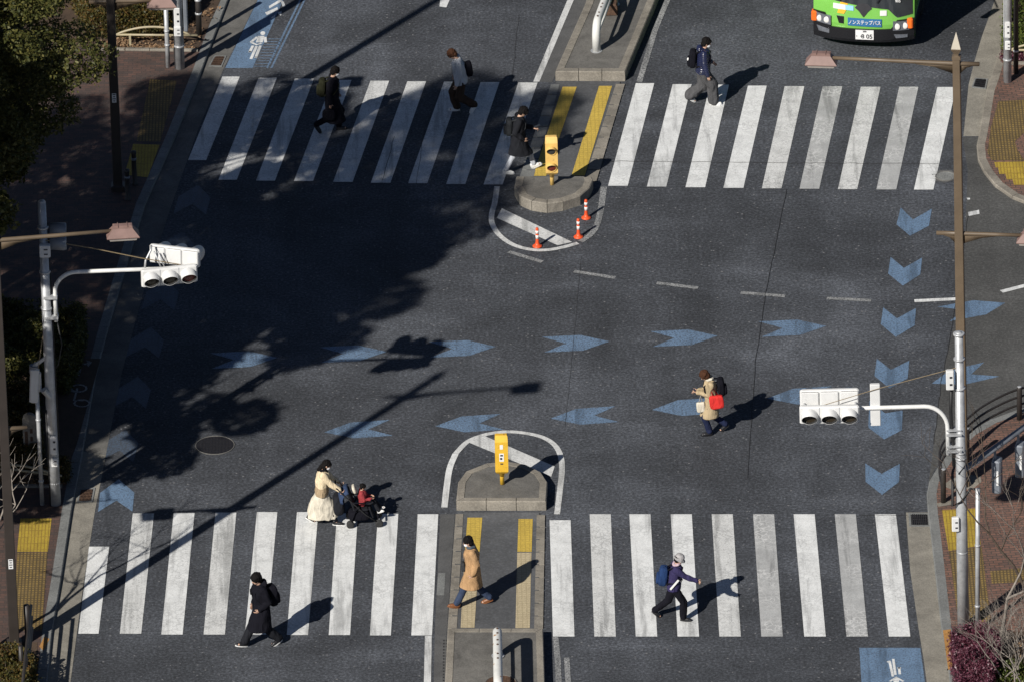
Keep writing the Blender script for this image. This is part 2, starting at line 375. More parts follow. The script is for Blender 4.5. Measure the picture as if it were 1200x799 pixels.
    def mesh(s, name, mat=None, smooth=False):
        me = bpy.data.meshes.new(name); me.from_pydata(s.v, [], s.f); me.update()
        if mat is not None: me.materials.append(MAT[mat] if isinstance(mat, str) else mat)
        if smooth: me.polygons.foreach_set('use_smooth', [True]*len(me.polygons))
        return me
    def build(s, name, mat, parent=None, smooth=False, loc=None):
        o = bpy.data.objects.new(name, s.mesh(name, mat, smooth)); COL.objects.link(o)
        if parent: o.parent = parent
        if loc is not None: o.location = loc
        return o
def tag(o, label, cat, group=None):
    o['label'] = label; o['category'] = cat
    if group: o['group'] = group
    return o
def thing(name, label, cat, loc=(0, 0, 0), rz=0.0, group=None):
    o = bpy.data.objects.new(name, None); COL.objects.link(o); o.location = loc; o.rotation_euler = (0, 0, rz)
    o.empty_display_size = 0.2
    return tag(o, label, cat, group)
def struct(o): o['kind'] = 'structure'; return o
def remesh(mb, name, mat, parent, voxel=0.012, smooth=3, disp=0.0, dscale=0.12, seed=0):
    """fuse overlapping closed shapes into one continuous skin"""
    me = mb.mesh(name+'_raw'); o = bpy.data.objects.new(name+'_tmp', me); COL.objects.link(o)
    m = o.modifiers.new('r', 'REMESH'); m.mode = 'VOXEL'; m.voxel_size = voxel; m.use_smooth_shade = True
    if smooth:
        s_ = o.modifiers.new('s', 'SMOOTH'); s_.factor = 0.5; s_.iterations = smooth
    dg = bpy.context.evaluated_depsgraph_get(); ev = o.evaluated_get(dg)
    nm = bpy.data.meshes.new_from_object(ev); nm.name = name
    bpy.data.objects.remove(o, do_unlink=True); bpy.data.meshes.remove(me)
    if disp:
        n = len(nm.vertices); co_ = np.empty(n*3); nm.vertices.foreach_get('co', co_); co_ = co_.reshape(-1, 3)
        nr = np.empty(n*3); nm.vertex_normals.foreach_get('vector', nr); nr = nr.reshape(-1, 3)
        q = 1/dscale
        d = np.array([mnoise.noise((c[0]*q+seed*7.1, c[1]*q, c[2]*q*0.55)) for c in co_])
        co_ = co_+nr*(d*disp)[:, None]; nm.vertices.foreach_set('co', co_.ravel()); nm.update()
    nm.materials.clear(); nm.materials.append(MAT[mat] if isinstance(mat, str) else mat)
    nm.polygons.foreach_set('use_smooth', [True]*len(nm.polygons))
    ob = bpy.data.objects.new(name, nm); COL.objects.link(ob)
    if parent: ob.parent = parent
    return ob
def arr_mesh(name, V, Fc, mat):
    me = bpy.data.meshes.new(name); nf, k = Fc.shape
    me.vertices.add(len(V)); me.vertices.foreach_set('co', V.astype(np.float32).ravel())
    me.loops.add(nf*k); me.loops.foreach_set('vertex_index', Fc.astype(np.int32).ravel())
    me.polygons.add(nf); me.polygons.foreach_set('loop_start', np.arange(nf, dtype=np.int32)*k)
    me.update(); me.validate()
    me.materials.append(MAT[mat]); return me
def leaves(name, mat, P, size, parent=None, upbias=0.4, asp=0.55):
    """one small pointed leaf per point, loosely facing outward/up"""
    n = len(P); nrm = np.random.normal(size=(n, 3)); nrm[:, 2] = nrm[:, 2]+upbias*2; nrm /= np.linalg.norm(nrm, axis=1)[:, None]
    a = np.random.normal(size=(n, 3)); u = np.cross(nrm, a); u /= np.linalg.norm(u, axis=1)[:, None]; v = np.cross(nrm, u)
    s = (size*np.random.uniform(0.6, 1.35, n))[:, None]
    V = np.stack([P-u*s*0.5, P+v*s*asp*0.5+nrm*s*0.12, P+u*s*0.5, P-v*s*asp*0.5+nrm*s*0.12], 1).reshape(-1, 3)
    Fc = np.arange(n*4).reshape(-1, 4)
    o = bpy.data.objects.new(name, arr_mesh(name, V, Fc, mat)); COL.objects.link(o)
    if parent: o.parent = parent
    return o
def lift(pts, z): return [G(x, y, z) for x, y in pts]

# ================================================================= GROUND
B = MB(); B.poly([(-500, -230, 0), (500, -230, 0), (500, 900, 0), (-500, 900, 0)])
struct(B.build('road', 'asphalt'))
Z1, Z2, Z3 = 0.004, 0.008, 0.012
KZ = 0.085                           # pavement level
# the paler surface of the side street on the right
B = MB(); B.poly(lift([(1128, 161), (1148, 161), (1146, 186), (1153, 201), (1186, 231), (1230, 243), (1700, 243), (1700, 470), (1215, 475), (1160, 491), (1112, 526), (1094, 552), (1087, 575), (1091, 545), (1104, 441), (1118, 380), (1130, 300), (1134, 200)], 0.002)[::-1])
struct(B.build('side_road', 'asphalt_side'))

def ribbon(B, pts, width, z):
    """painted line of a given real width along ground points"""
    P = [Vector(p) for p in pts]; L = []; Rr = []
    for i, p in enumerate(P):
        t = (P[min(i+1, len(P)-1)]-P[max(i-1, 0)]); t.z = 0; t.normalize(); n = Vector((-t.y, t.x, 0))
        L.append(p+n*width/2); Rr.append(p-n*width/2)
    for i in range(len(P)-1):
        B.poly([Rr[i], Rr[i+1], L[i+1], L[i]])
def quad(B, a, b, c, d, z):
    B.poly([G(*d, z), G(*c, z), G(*b, z), G(*a, z)])

# crosswalk bars (tl, tr, br, bl)
low_left = [((104.3, 640), (128, 640), (115.5, 742), (91.7, 742)), ((155.6, 601), (180.5, 601), (165.5, 742), (140.4, 742)),
    ((203.5, 600.5), (228, 600.5), (214, 743), (189, 743)), ((252.5, 600), (277, 600), (263.5, 743), (238.5, 743)),
    ((301, 599.5), (325, 599.5), (312, 743), (287, 743)), ((348, 599.5), (373, 599.5), (361, 743.5), (336, 743.5)),
    ((394.9, 601), (419.5, 601), (410.2, 743.5), (385.2, 743.5)), ((443, 601.5), (466.8, 601.5), (458, 744), (433.4, 744)),
    ((489.5, 602), (513.6, 602), (506.2, 744), (482, 744))]
low_right = [((a, 609 if i == 0 else 602), (a+24.7, 609 if i == 0 else 602), (b+25.2, 745.3), (b, 745.3)) for i, (a, b) in enumerate(zip(
    (644, 691, 737.5, 786, 834, 882.5, 930, 978.2, 1025.2), (648, 696.5, 745, 794, 843, 892.2, 942.5, 992, 1041.6)))]
top_left = [((260.5, 90), (281, 90), (241.6, 188), (220.3, 188)), ((303, 91.5), (324.5, 91.5), (277.5, 211), (256, 211)),
    ((345.5, 92.4), (368, 92.4), (322.2, 212), (300, 212)), ((390, 94), (412, 94), (366.8, 212.5), (344.3, 212.5)),
    ((434.2, 95), (456, 95), (413.2, 213.5), (390.4, 213.5)), ((477.4, 95.6), (499.3, 95.6), (457.5, 214.5), (434.5, 214.5)),
    ((520.3, 96), (542.3, 96), (500.7, 215), (478.2, 215)), ((563.2, 96.5), (585.3, 96.5), (545.3, 216), (522.9, 216)),
    ((607.5, 97), (630, 97), (589, 216.5), (566.6, 216.5))]
top_right = [((745.1, 97.8), (766.7, 97.8), (735.6, 218), (712.6, 218)), ((788.3, 99), (810.5, 99), (780.8, 219), (758.1, 219)),
    ((832, 99.5), (854.3, 99.5), (826.3, 219.7), (803.3, 219.7)), ((876.5, 100.7), (898.5, 100.7), (871.2, 220.5), (847.7, 220.5)),
    ((919.6, 101.3), (942.6, 101.3), (915.8, 221), (892.8, 221)), ((964, 101.5), (987, 101.5), (960, 221.5), (936.9, 221.5)),
    ((1008.8, 102), (1031.9, 102), (1004.5, 222), (982, 222)), ((1053.8, 102), (1076.2, 102), (1050.3, 222.3), (1027, 222.3)),
    ((1098.4, 102.3), (1120.5, 102.3), (1093.8, 222.5), (1071, 222.5))]
B1, B2, B3 = MB(), MB(), MB()
for i, q in enumerate(low_left): quad(B2 if i in (1, 3) else B1, *q, Z2)
for i, q in enumerate(low_right): quad({1: B2, 5: B3, 7: B3, 4: B2}.get(i, B1), *q, Z2)
for i, q in enumerate(top_left): quad(B2, *q, Z2)
for i, q in enumerate(top_right): quad({4: B2, 5: B3, 6: B2, 7: B3}.get(i, B1), *q, Z2)
struct(B1.build('crosswalk', 'white')); struct(B2.build('worn_crosswalk', 'white2')); struct(B3.build('cracked_crosswalk', 'white3'))

# lane lines, nose outlines, dashes
B1, B2, B3 = MB(), MB(), MB()
r6 = TR(560, 170, 4.4375); r3 = TR(480, 480, 4.4409); z7 = TR(620, 0, 6.6588)
def smooth_path(P, n=5):
    out = []
    for i in range(len(P)-1):
        p0, p1, p2, p3 = P[max(i-1, 0)], P[i], P[i+1], P[min(i+2, len(P)-1)]
        for k in range(n):
            u = k/n; out.append(0.5*((2*p1)+(p2-p0)*u+(2*p0-5*p1+4*p2-p3)*u*u+(3*p1-p0-3*p2+p3)*u**3))
    return out+[P[-1]]
def sgl(B, pts, wd, z=Z2): ribbon(B, smooth_path(lift(pts, z), 6), wd, z)
def gl(B, pts, wd, z=Z2): ribbon(B, lift(pts, z), wd, z)
quad(B1, (498, 744.5), (506, 744.5), (504.5, 830), (496, 830), Z2)
quad(B2, *z7((300, 0), (350, 0), (80, 640), (32, 640)), Z2); quad(B2, (682, -30), (690, -30), (672.5, 0), (665, 0), Z2)
gl(B3, z7((1100, -40), (1080, 0), (985, 230), (925, 430), (860, 640)), 0.14)
gl(B3, [(651, 746), (653.5, 772), (656, 830)], 0.13)
gl(B3, [(664, 770), (668, 830)], 0.12)
loop1 = r6((100, 215), (88, 300), (72, 360), (75, 410), (110, 467), (180, 517), (270, 543), (360, 546), (450, 530), (520, 510))
sgl(B2, loop1, 0.13)
sgl(B3, r6((535, 502), (590, 462), (625, 400), (645, 300), (655, 218)), 0.15)
quad(B2, *r6((125, 330), (490, 505), (415, 522), (98, 380)), Z2+0.002)
loop2 = [(520.8, 594), (523.5, 570), (527, 548), (534, 531), (548, 517), (568, 509), (592, 505.5), (615, 507), (636, 512), (650, 521), (657, 534), (658.5, 551), (656, 575), (652.8, 602)]
sgl(B1, loop2[:4], 0.14); sgl(B2, loop2[3:], 0.13)
quad(B2, (565.6, 509.3), (650, 546), (646, 558), (547, 517), Z2+0.002)
for a, b in (((596, 295), (635.5, 307)), ((672.7, 318), (721, 325.5)), ((769.6, 331.6), (818, 337.5)), ((868, 343), (920, 347)), ((969, 349.5), (1021, 352.2))):
    gl(B3, [a, b], 0.13)
gl(B1, [(1071.6, 352.7), (1122, 350.3)], 0.14); gl(B1, [(1173.5, 341.8), (1204, 334), (1260, 318)], 0.14)
quad(B1, (1134.4, 248.8), (1147.3, 246.2), (1148, 250.8), (1135.2, 253.5), Z2)
quad(B1, (1132.8, 232), (1137, 232.3), (1136.5, 234.2), (1133.6, 234.3), Z2)
quad(B1, (516, 0), (527, 0), (523, 9), (515, 8), Z2)
struct(B1.build('lane_line', 'white')); struct(B2.build('worn_lane_line', 'white2')); struct(B3.build('faded_lane_line', 'faint'))

# blue bicycle arrows, 0.75 m wide and 1.5 m long
def chevron(B, tip, d):
    t = G(*tip, Z1); d = Vector((d[0], d[1], 0)).normalized(); n = Vector((-d.y, d.x, 0)); h = 0.382
    p = [t, t-d*.63+n*h, t-d*1.52+n*h, t-d*1.0, t-d*1.52-n*h, t-d*.63-n*h]
    B.poly([p[0], p[1], p[2], p[3]]); B.poly([p[0], p[3], p[4], p[5]])
B = MB(); B2 = MB()
u7 = TR(900, 210, 3.473); u8 = TR(900, 420, 3.473)
def chev(B, pts):
    p = lift(pts, Z1)
    B.poly([p[0], p[1], p[4], p[5]]); B.poly([p[1], p[2], p[3], p[4]])
for i, c in enumerate((u7((540, 116), (590, 165), (667, 121), (655, 190), (578, 231), (523, 185)), u7((499, 317), (553, 362), (627, 320), (620, 388), (549, 434), (489, 385)),
          u7((469, 522), (525, 567), (602, 525), (597, 595), (520, 642), (459, 590)), u8((443, 0), (500, 45), (575, 8), (568, 80), (495, 120), (433, 70)),
          u8((413, 170), (477, 222), (548, 210), (545, 290), (473, 328), (408, 280)), u8((396, 425), (462, 468), (536, 427), (534, 500), (464, 553), (397, 500)))):
    chev(B, c)
def gdir(a, b): v = G(*b)-G(*a); return (v.x, v.y)
for tip in ((325, 419), (453, 412), (581, 406), (714, 400), (841, 393.5), (968, 382)): chevron(B2, tip, gdir((400, 415), (900, 391)))
chevron(B, (1178, 355), gdir((1100, 369), (1178, 355)))
for tip in ((380, 506), (510, 499), (645, 490), (764, 479.8), (899, 466.5)): chevron(B2, tip, gdir((899, 466.5), (400, 500)))
chevron(B, (1092, 449), gdir((1160, 433), (1092, 449)))
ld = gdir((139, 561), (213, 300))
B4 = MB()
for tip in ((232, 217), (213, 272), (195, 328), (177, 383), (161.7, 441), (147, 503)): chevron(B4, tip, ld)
struct(B4.build('shade_toned_bicycle_lane_marking', 'blue_shade_toned'))  # arrows under the trees, their shade painted in as a darker blue
chevron(B, (139, 561), gdir((136, 590), (139, 561)))
# bicycle lane boxes
quad(B, (264, 80), (296, 80), (336, -8), (306, -8), Z1)
quad(B, (1007, 758.5), (1078.5, 758.5), (1088, 830), (1011.5, 830), Z1)
for k in range(11):
    y = 46+k*3.2; x0 = 296+(80-y)*0.46; x1 = 314.5+(80-y)*0.51
    gl(B2, [(x0+1, y), (x1, y)], 0.035, Z1)
for o in (0, 5): gl(B2, [(313+o, 80), (356+o, -8)], 0.05, Z1)
struct(B.build('bicycle_lane_marking', 'blue')); struct(B2.build('worn_bicycle_lane_marking', 'blue_worn'))
# white rider pictograms
B = MB()
def disc(B, c, r, z, dirv=None, n=14, ry=None):
    p = G(*c, z)
    B.poly([p+Vector((math.cos(2*math.pi*k/n)*r, math.sin(2*math.pi*k/n)*(ry or r), 0)) for k in range(n)])
q6 = TR(250, 0, 7.99)
def wl(pts, w_): gl(B, q6(*pts), w_, Z2)
disc(B, q6((463, 314))[0], 0.06, Z2, ry=0.11)
quad(B, *q6((418, 340), (480, 340), (462, 400), (398, 400)), Z2)
for pts in (((412, 348), (352, 398)), ((484, 350), (490, 400)), ((352, 398), (405, 422), (450, 408)), ((372, 430), (340, 490)), ((405, 435), (352, 555)), ((440, 430), (398, 540)), ((385, 540), (412, 540)), ((330, 486), (352, 488))): wl(pts, 0.07)
quad(B, *q6((520, 60), (620, 0), (650, 10), (525, 82)), Z2); quad(B, *q6((630, 8), (660, 20), (675, 62), (650, 70)), Z2)
quad(B, *q6((485, 120), (600, 70), (605, 95), (500, 145)), Z2); quad(B, *q6((540, 165), (580, 142), (575, 165), (548, 178)), Z2); quad(B, *q6((605, 115), (640, 110), (635, 150), (610, 140)), Z2)
q5 = TR(1000, 570, 3.49)
def wl5(pts, w_): gl(B, q5(*pts), w_, Z2)
for pts in (((148, 712), (162, 775)), ((163, 703), (172, 768)), ((187, 738), (190, 766)), ((138, 716), (152, 712)), ((180, 740), (195, 740)), ((150, 795), (175, 778), (205, 795))): wl5(pts, 0.055)
disc(B, q5((175, 790))[0], 0.07, Z2, ry=0.12)
quad(B, *q5((160, 800), (195, 800), (205, 860), (155, 860)), Z2)
# bicycle and arrow on the shaded pavement
B5 = MB()
b1 = TR(0, 390, 3.804)
def lp(pts, w_): ribbon(B5, lift(b1(*pts), KZ+0.012), w_, 0)
for cx, cy in ((352, 246), (365, 312)):
    lp([(cx+34*math.cos(a*math.pi/6), cy+16*math.sin(a*math.pi/6)) for a in range(13)], 0.05)
lp([(345, 246), (330, 300), (372, 300)], 0.05); lp([(275, 255), (345, 262)], 0.05); lp([(347, 188), (358, 140), (390, 138)], 0.09)
B5.poly(lift(b1((385, 120), (410, 130), (392, 152)), KZ+0.012)[::-1])
struct(B.build('bicycle_pictogram', 'white')); struct(B5.build('pavement_pictogram', 'faint'))
# cracks and seams
B = MB()
def crack(pts, wd=0.022, z=Z3, jit=0.8):
    P = []
    for (a, b) in zip(pts[:-1], pts[1:]):
        n = max(2, int(math.hypot(b[0]-a[0], b[1]-a[1])/7))
        for k in range(n): t = k/n; P.append((a[0]+(b[0]-a[0])*t+random.uniform(-jit, jit), a[1]+(b[1]-a[1])*t+random.uniform(-jit, jit)*0.5))
    P.append(pts[-1]); gl(B, P, wd, z)
crack([(922, 222), (906, 300), (897, 345), (885, 425), (880, 500)], 0.012, jit=0.5)
crack([(880, 500), (876, 560)], 0.009, jit=0.4)
struct(B.build('road_crack', 'crack')); B = MB()
crack([(1134, 253), (1122, 345), (1112, 405), (1104, 440), (1094, 520)], 0.012)
crack([(681, 300), (672, 400), (662, 500)], 0.006, jit=0.3)
crack([(716, 189), (780, 189.5), (920, 191), (1100, 192)], 0.018)
crack([(1010, 603), (1063, 603)], 0.018)
crack([(520, 96), (498, 150), (488, 215)], 0.01); crack([(462, 160), (448, 212)], 0.012)
crack([(608, 18), (600, 96)], 0.008)
struct(B.build('road_seam', 'seam'))

# ---------------------------------------------------------------- pavements, kerbs and gutters
def band(B, A, C, z, zA=None, zC=None):
    """strip between two outlines with the same number of points"""
    a, c = lift(A, zA if zA is not None else z), lift(C, zC if zC is not None else z)
    for i in range(len(a)-1): B.poly([a[i], a[i+1], c[i+1], c[i]])
def clean(me):
    import bmesh
    bm = bmesh.new(); bm.from_mesh(me); bmesh.ops.remove_doubles(bm, verts=bm.verts, dist=0.0005); bmesh.ops.recalc_face_normals(bm, faces=bm.faces); bm.to_mesh(me); bm.free()
    # ground sheets must look up
    if len(me.polygons) and sum(p.normal.z*p.area for p in me.polygons) < 0: me.flip_normals()
def kerbrow(name, outer, wd, z, mat, side, z0=0.0, stone=0.6):
    """row of kerb stones, each a bevelled block, along an outline at pavement level"""
    P = lift(outer, z); B = MB()
    seg = []
    for a, b in zip(P[:-1], P[1:]):
        L = (b-a).length; n = max(1, round(L/stone))
        for k in range(n): seg.append((a.lerp(b, k/n), a.lerp(b, (k+1)/n)))
    def nrm(a, b): t = (b-a).normalized(); return Vector((-t.y, t.x, 0))*side
    ns = [nrm(a, b) for a, b in seg]
    for i, (a, b) in enumerate(seg):
        ip, iq = (i-1, (i+1) % len(ns)) if outer[0] == outer[-1] else (max(i-1, 0), min(i+1, len(ns)-1))
        na = (ns[ip]+ns[i]).normalized(); nb = (ns[iq]+ns[i]).normalized()
        na = na/max(0.6, na.dot(ns[i])); nb = nb/max(0.6, nb.dot(ns[i]))
        t = (b-a).normalized()*0.007; a2, b2 = a+t, b-t
        pts = [a2, b2, b2+nb*wd, a2+na*wd]; bev = 0.02
        top = [a2+na*bev, b2+nb*bev, b2+nb*(wd-0.004), a2+na*(wd-0.004)]
        lo = [Vector((p.x, p.y, z0)) for p in pts]; mi = [Vector((p.x, p.y, z-bev)) for p in pts]; tp = [Vector((p.x, p.y, z)) for p in top]
        f = [(0, 1, 2, 3)] if side < 0 else [(3, 2, 1, 0)]
        n0 = len(B.v)
        B.add(lo+mi+tp, [(8, 9, 10, 11)]+[(k, (k+1) % 4, 4+(k+1) % 4, 4+k) for k in range(4)]+[(4+k, 4+(k+1) % 4, 8+(k+1) % 4, 8+k) for k in range(4)])
    o = B.build(name, mat); clean(o.data); return struct(o)

# left side
kl = [(50, 845), (55, 799), (61, 740), (71.3, 680), (84, 596), (97, 528), (112, 440), (127, 383), (144, 325), (170, 239), (205, 160), (235, 86), (250, 45), (267, 0), (290, -60)]
gl_ = [(76, 845), (82.6, 799), (90, 742), (98.4, 680), (111, 600), (124, 533), (142, 440), (157, 383), (173, 325), (201.6, 239), (231, 155), (262, 81), (280, 45), (302, 0), (330, -60)]
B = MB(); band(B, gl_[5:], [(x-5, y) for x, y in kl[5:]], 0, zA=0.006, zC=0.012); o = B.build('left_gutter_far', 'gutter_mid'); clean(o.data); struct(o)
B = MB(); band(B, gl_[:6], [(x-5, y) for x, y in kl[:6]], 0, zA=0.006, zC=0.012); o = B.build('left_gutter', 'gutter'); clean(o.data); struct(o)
kerbrow('left_kerb', kl, 0.22, KZ, 'kerb', 1)
inner = []
P = lift(kl, KZ)
for i, p in enumerate(P):
    t = (P[min(i+1, len(P)-1)]-P[max(i-1, 0)]).normalized(); inner.append(p+Vector((-t.y, t.x, 0))*0.215)
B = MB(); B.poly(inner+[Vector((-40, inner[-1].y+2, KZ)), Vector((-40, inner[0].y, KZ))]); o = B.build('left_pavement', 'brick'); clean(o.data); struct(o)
def sheet(name, mat, pts, z):
    B = MB(); B.poly(lift(pts, z)); o = B.build(name, mat); clean(o.data); return struct(o)
sheet('left_tactile_paving', 'tact_y', [(24, 607), (60.5, 607), (56, 646), (20, 646)], KZ+Z1)
sheet('left_tactile_strip', 'tact', [(19.5, 647), (55.5, 647), (49, 738), (18, 738)], KZ+Z1)
sheet('upper_left_tactile_strip', 'tact', [(176, 93), (207, 95), (188, 166), (160, 166)], KZ+Z1)
sheet('upper_left_tactile_paving', 'tact_y', [(156, 169), (187, 170), (173, 208), (146, 205)], KZ+Z1)
sheet('orange_kerb_patch', 'kerb_orange', [(52, 745), (58, 748), (51, 762), (46, 757)], KZ+Z1)
# right, beyond the side street
kt = [(1190, -30), (1178, 25), (1170.6, 60), (1161, 92), (1156, 106), (1148, 154), (1144.5, 170), (1146, 186), (1153, 200), (1166, 216), (1186, 230), (1203, 236.5), (1240, 244), (1500, 262)]
kerbrow('upper_right_kerb', kt, 0.2, KZ, 'kerb_tan', 1)
gt = [(1176, -30), (1159, 20), (1151, 42), (1142, 72), (1135, 100), (1129, 160)]
gk = [(1192, -30), (1179, 25), (1171, 60), (1161.5, 92), (1156, 108), (1148, 160)]
B = MB(); band(B, gt, [(x+7, y) for x, y in gk], 0, zA=0.006, zC=0.012); o = B.build('upper_right_gutter', 'gutter'); clean(o.data); struct(o)
P = lift(kt, KZ); inner = []
for i, p in enumerate(P):
    t = (P[min(i+1, len(P)-1)]-P[max(i-1, 0)]).normalized(); inner.append(p+Vector((-t.y, t.x, 0))*0.195)
B = MB(); B.poly(inner+[Vector((60, inner[0].y, KZ))][::1]+[]); o = B.build('upper_right_pavement', 'brick_r'); clean(o.data); struct(o)
zz = TR(1080, 100, 4.9917)
sheet('upper_right_tactile_strip', 'tact', zz((450, 95), (620, 85), (620, 260), (545, 330), (560, 380), (600, 440), (560, 442), (410, 440), (385, 395), (405, 250)), KZ+Z1)
B = MB()
steps = [(425, 450, 150, 32), (447, 482, 140, 38), (490, 520, 120, 32), (532, 552, 90, 32)]
for (x, y, w_, h_) in steps: B.poly(lift(zz((x, y), (x+w_+60, y-4), (x+w_+60, y+h_), (x+8, y+h_)), KZ+Z1+0.002)[::-1])
struct(B.build('upper_right_tactile_paving', 'tact_y'))
# right, near corner
kr = [(1400, 440), (1210, 474), (1190, 480), (1160, 491), (1134, 506), (1112, 526), (1096, 551), (1089, 563), (1086, 578), (1087.4, 598.6), (1091, 627), (1103, 733), (1110, 770), (1113, 799), (1117, 845)]
kerbrow('lower_right_kerb', kr, 0.22, KZ, 'kerb', 1)
gr = [(1061.6, 600), (1066.5, 667), (1076, 733), (1083, 776), (1086, 799), (1092, 845)]
gk = [(1087.5, 600), (1096, 667), (1104, 733), (1111, 776), (1114, 799), (1118, 845)]
B = MB(); band(B, gr, [(x+6, y) for x, y in gk], 0, zA=0.006, zC=0.012); o = B.build('lower_right_gutter', 'gutter'); clean(o.data); struct(o)
P = lift(kr, KZ); inner = []
for i, p in enumerate(P):
    t = (P[min(i+1, len(P)-1)]-P[max(i-1, 0)]).normalized(); inner.append(p+Vector((-t.y, t.x, 0))*0.215)
B = MB(); B.poly(inner+[Vector((60, inner[-1].y, KZ)), Vector((60, inner[0].y, KZ))]); o = B.build('lower_right_pavement', 'brick_r'); clean(o.data); struct(o)
sheet('lower_right_tactile_paving', 'tact_y', q5((362, 95), (500, 88), (522, 240), (390, 262)), KZ+Z1)
sheet('lower_right_tactile_strip', 'tact', q5((391, 264), (524, 243), (562, 548), (432, 560)), KZ+Z1)
sheet('lower_right_tactile_cross', 'tact', q5((560, 345), (760, 325), (760, 385), (566, 395)), KZ+Z1)
sheet('lower_right_concrete_patch', 'kerb_tan', TR(1080, 440, 4.9917)((120, 640), (180, 600), (270, 575), (345, 590), (350, 620), (300, 660), (190, 672)), KZ+Z1)
sheet('lower_right_post_footing', 'kerb_tan', TR(1080, 440, 4.9917)((85, 745), (170, 730), (185, 750), (100, 765)), KZ+Z1)
sheet('orange_kerb_strip', 'kerb_orange', q5((366, 586), (398, 582), (412, 742), (388, 748)), KZ+Z1)
sheet('upper_island_manhole_ground', 'gutter_dark', [(1092, 205), (1101, 199.5), (1115, 199.5), (1121, 205), (1119, 211), (1107, 214.5), (1095, 212)], Z2)
# drain openings
def drain(name, label, px, z, grid=True, mat='iron'):
    a, b, c, d = lift(px, z); ctr = (a+b+c+d)/4; t = thing(name, label, 'drain', (ctr.x, ctr.y, z))
    q = [Vector((p.x-ctr.x, p.y-ctr.y, 0)) for p in (a, b, c, d)]
    B = MB(); n = 4
    fr = [p*1.25 for p in q]
    for i in range(4):
        j = (i+1) % 4; B.prism([fr[i][:2], fr[j][:2], q[j][:2], q[i][:2]], -0.001, 0.010)
    B.build('frame', 'kerb', t)
    B = MB(); B.poly([p+Vector((0, 0, 0.0015)) for p in q][::-1]); o = B.build('pit', 'crack', t); clean(o.data)
    B = MB()
    for k in range(1, 9):
        u = k/9; p0 = q[0].lerp(q[1], u); p1 = q[3].lerp(q[2], u)
        B.tube([(p0.x, p0.y, 0.009), (p1.x, p1.y, 0.009)], 0.011, 5)
    for k in range(1, 4):
        u = k/4; p0 = q[0].lerp(q[3], u); p1 = q[1].lerp(q[2], u)
        B.tube([(p0.x, p0.y, 0.008), (p1.x, p1.y, 0.008)], 0.009, 5)
    B.build('grate', mat, t)
drain('drain_grate', 'dark square drain grate in the gutter right of the lower right crosswalk', [(1067, 602.5), (1087, 602.5), (1088, 615), (1068, 615)], 0.013)
drain('drain_grate', 'small dark drain grate in the gutter beside the brick corner at upper right', [(1143.5, 93), (1156, 94), (1154, 103.5), (1140.5, 102)], 0.013)
drain('drain_grate', 'rusty brown drain opening in the gutter near the left traffic signal post', [(95, 574), (109.5, 573), (107, 586.5), (92, 587)], 0.013, mat='rustiron')
drain('drain_grate', 'brown drain opening in the gutter next to the blue lane at upper left', [(252, 67), (263.5, 67), (259, 77.5), (246.5, 77)], 0.013, mat='rustiron')
def manhole(label, c, r, z, mat):
    p = G(*c, z); B = MB()
    B.lathe([(r, -0.001), (r, 0.006), (r-0.03, 0.006), (r-0.035, 0.003), (0.02, 0.003)], 28)
    t = thing('manhole_cover', label, 'manhole cover', (p.x, p.y, z)); B.build('lid', mat, t)
    B = MB()
    for a in range(-5, 6):
        L = math.sqrt(max(0, (r-0.05)**2-(a*r/6)**2))
        if L > 0.02: B.box((0, a*r/6, 0.005), (2*L, 0.018, 0.006)); B.box((a*r/6, 0, 0.0055), (0.018, 2*L, 0.006))
    B.build('tread_pattern', mat, t)
    B = MB(); B.tube([((r-0.004)*math.cos(2*math.pi*k/32), (r-0.004)*math.sin(2*math.pi*k/32), 0.004) for k in range(33)], 0.012, 6); B.build('rim', 'gutter_mid', t)
manhole('dark round manhole cover in the road at the edge of the tree shade', (252, 521.5), 0.44, 0.004, 'iron')
manhole('pale round worn manhole cover at the lower end of the upper right crosswalk', (1108, 207), 0.24, 0.010, 'kerb')
manhole('rusty round cover on the lower raised island under the white hoop', (587, 800), 0.34, 0.236, 'rustiron')

# ---------------------------------------------------------------- traffic islands
IZ = 0.235
def island(name, outline, z, mat, rim, rimmat='kerb_tan', stone=0.6, openlast=False):
    """raised island: kerb stones round a concrete top; outline counter-clockwise seen from above"""
    kerbrow(name+'_kerb', outline+([] if openlast else [outline[0]]), rim, z, rimmat, 1, stone=stone)
    P = lift(outline, z-0.012); B = MB(); n = len(P); q = []; last = not openlast
    for i in range(n):
        t = (P[(i+1) % n]-P[i-1]).normalized(); q.append(P[i]+Vector((-t.y, t.x, 0))*rim*0.9)
    if openlast: q[0] = P[0]+(P[-1]-P[0]).normalized()*rim*0.9; q[-1] = P[-1]+(P[0]-P[-1]).normalized()*rim*0.9
    B.prism([(v.x, v.y) for v in q], 0, z-0.012); o = B.build(name, mat); clean(o.data); struct(o)
# lower island nose
nose = [(534.5, 587), (640, 587), (641.5, 564), (634, 552.5), (616, 543.5), (593, 539.7), (570, 542), (546, 551.5), (537, 564)]
island('lower_island_nose', nose, IZ, 'island', 0.17)
body = [(521, 860), (642, 860), (638.5, 799), (636.5, 735.5), (524.5, 735.5), (521.5, 799)]
island('lower_island', body, IZ, 'island', 0.16, stone=0.62)
# upper island nose (round end towards the viewer)
nose = [(605, 207), (602.8, 218.5), (609.6, 230), (623, 236), (641, 238.5), (660, 236), (680, 229.5), (691, 220), (695, 211), (693, 207)]
island('upper_island_nose', nose, IZ+0.02, 'island', 0.19, openlast=True)
body = [(650.5, 84), (732.5, 84.5), (766, 4.5), (792, -60), (705, -60), (686, 4)]
island('upper_island', body, IZ+0.02, 'island', 0.19)
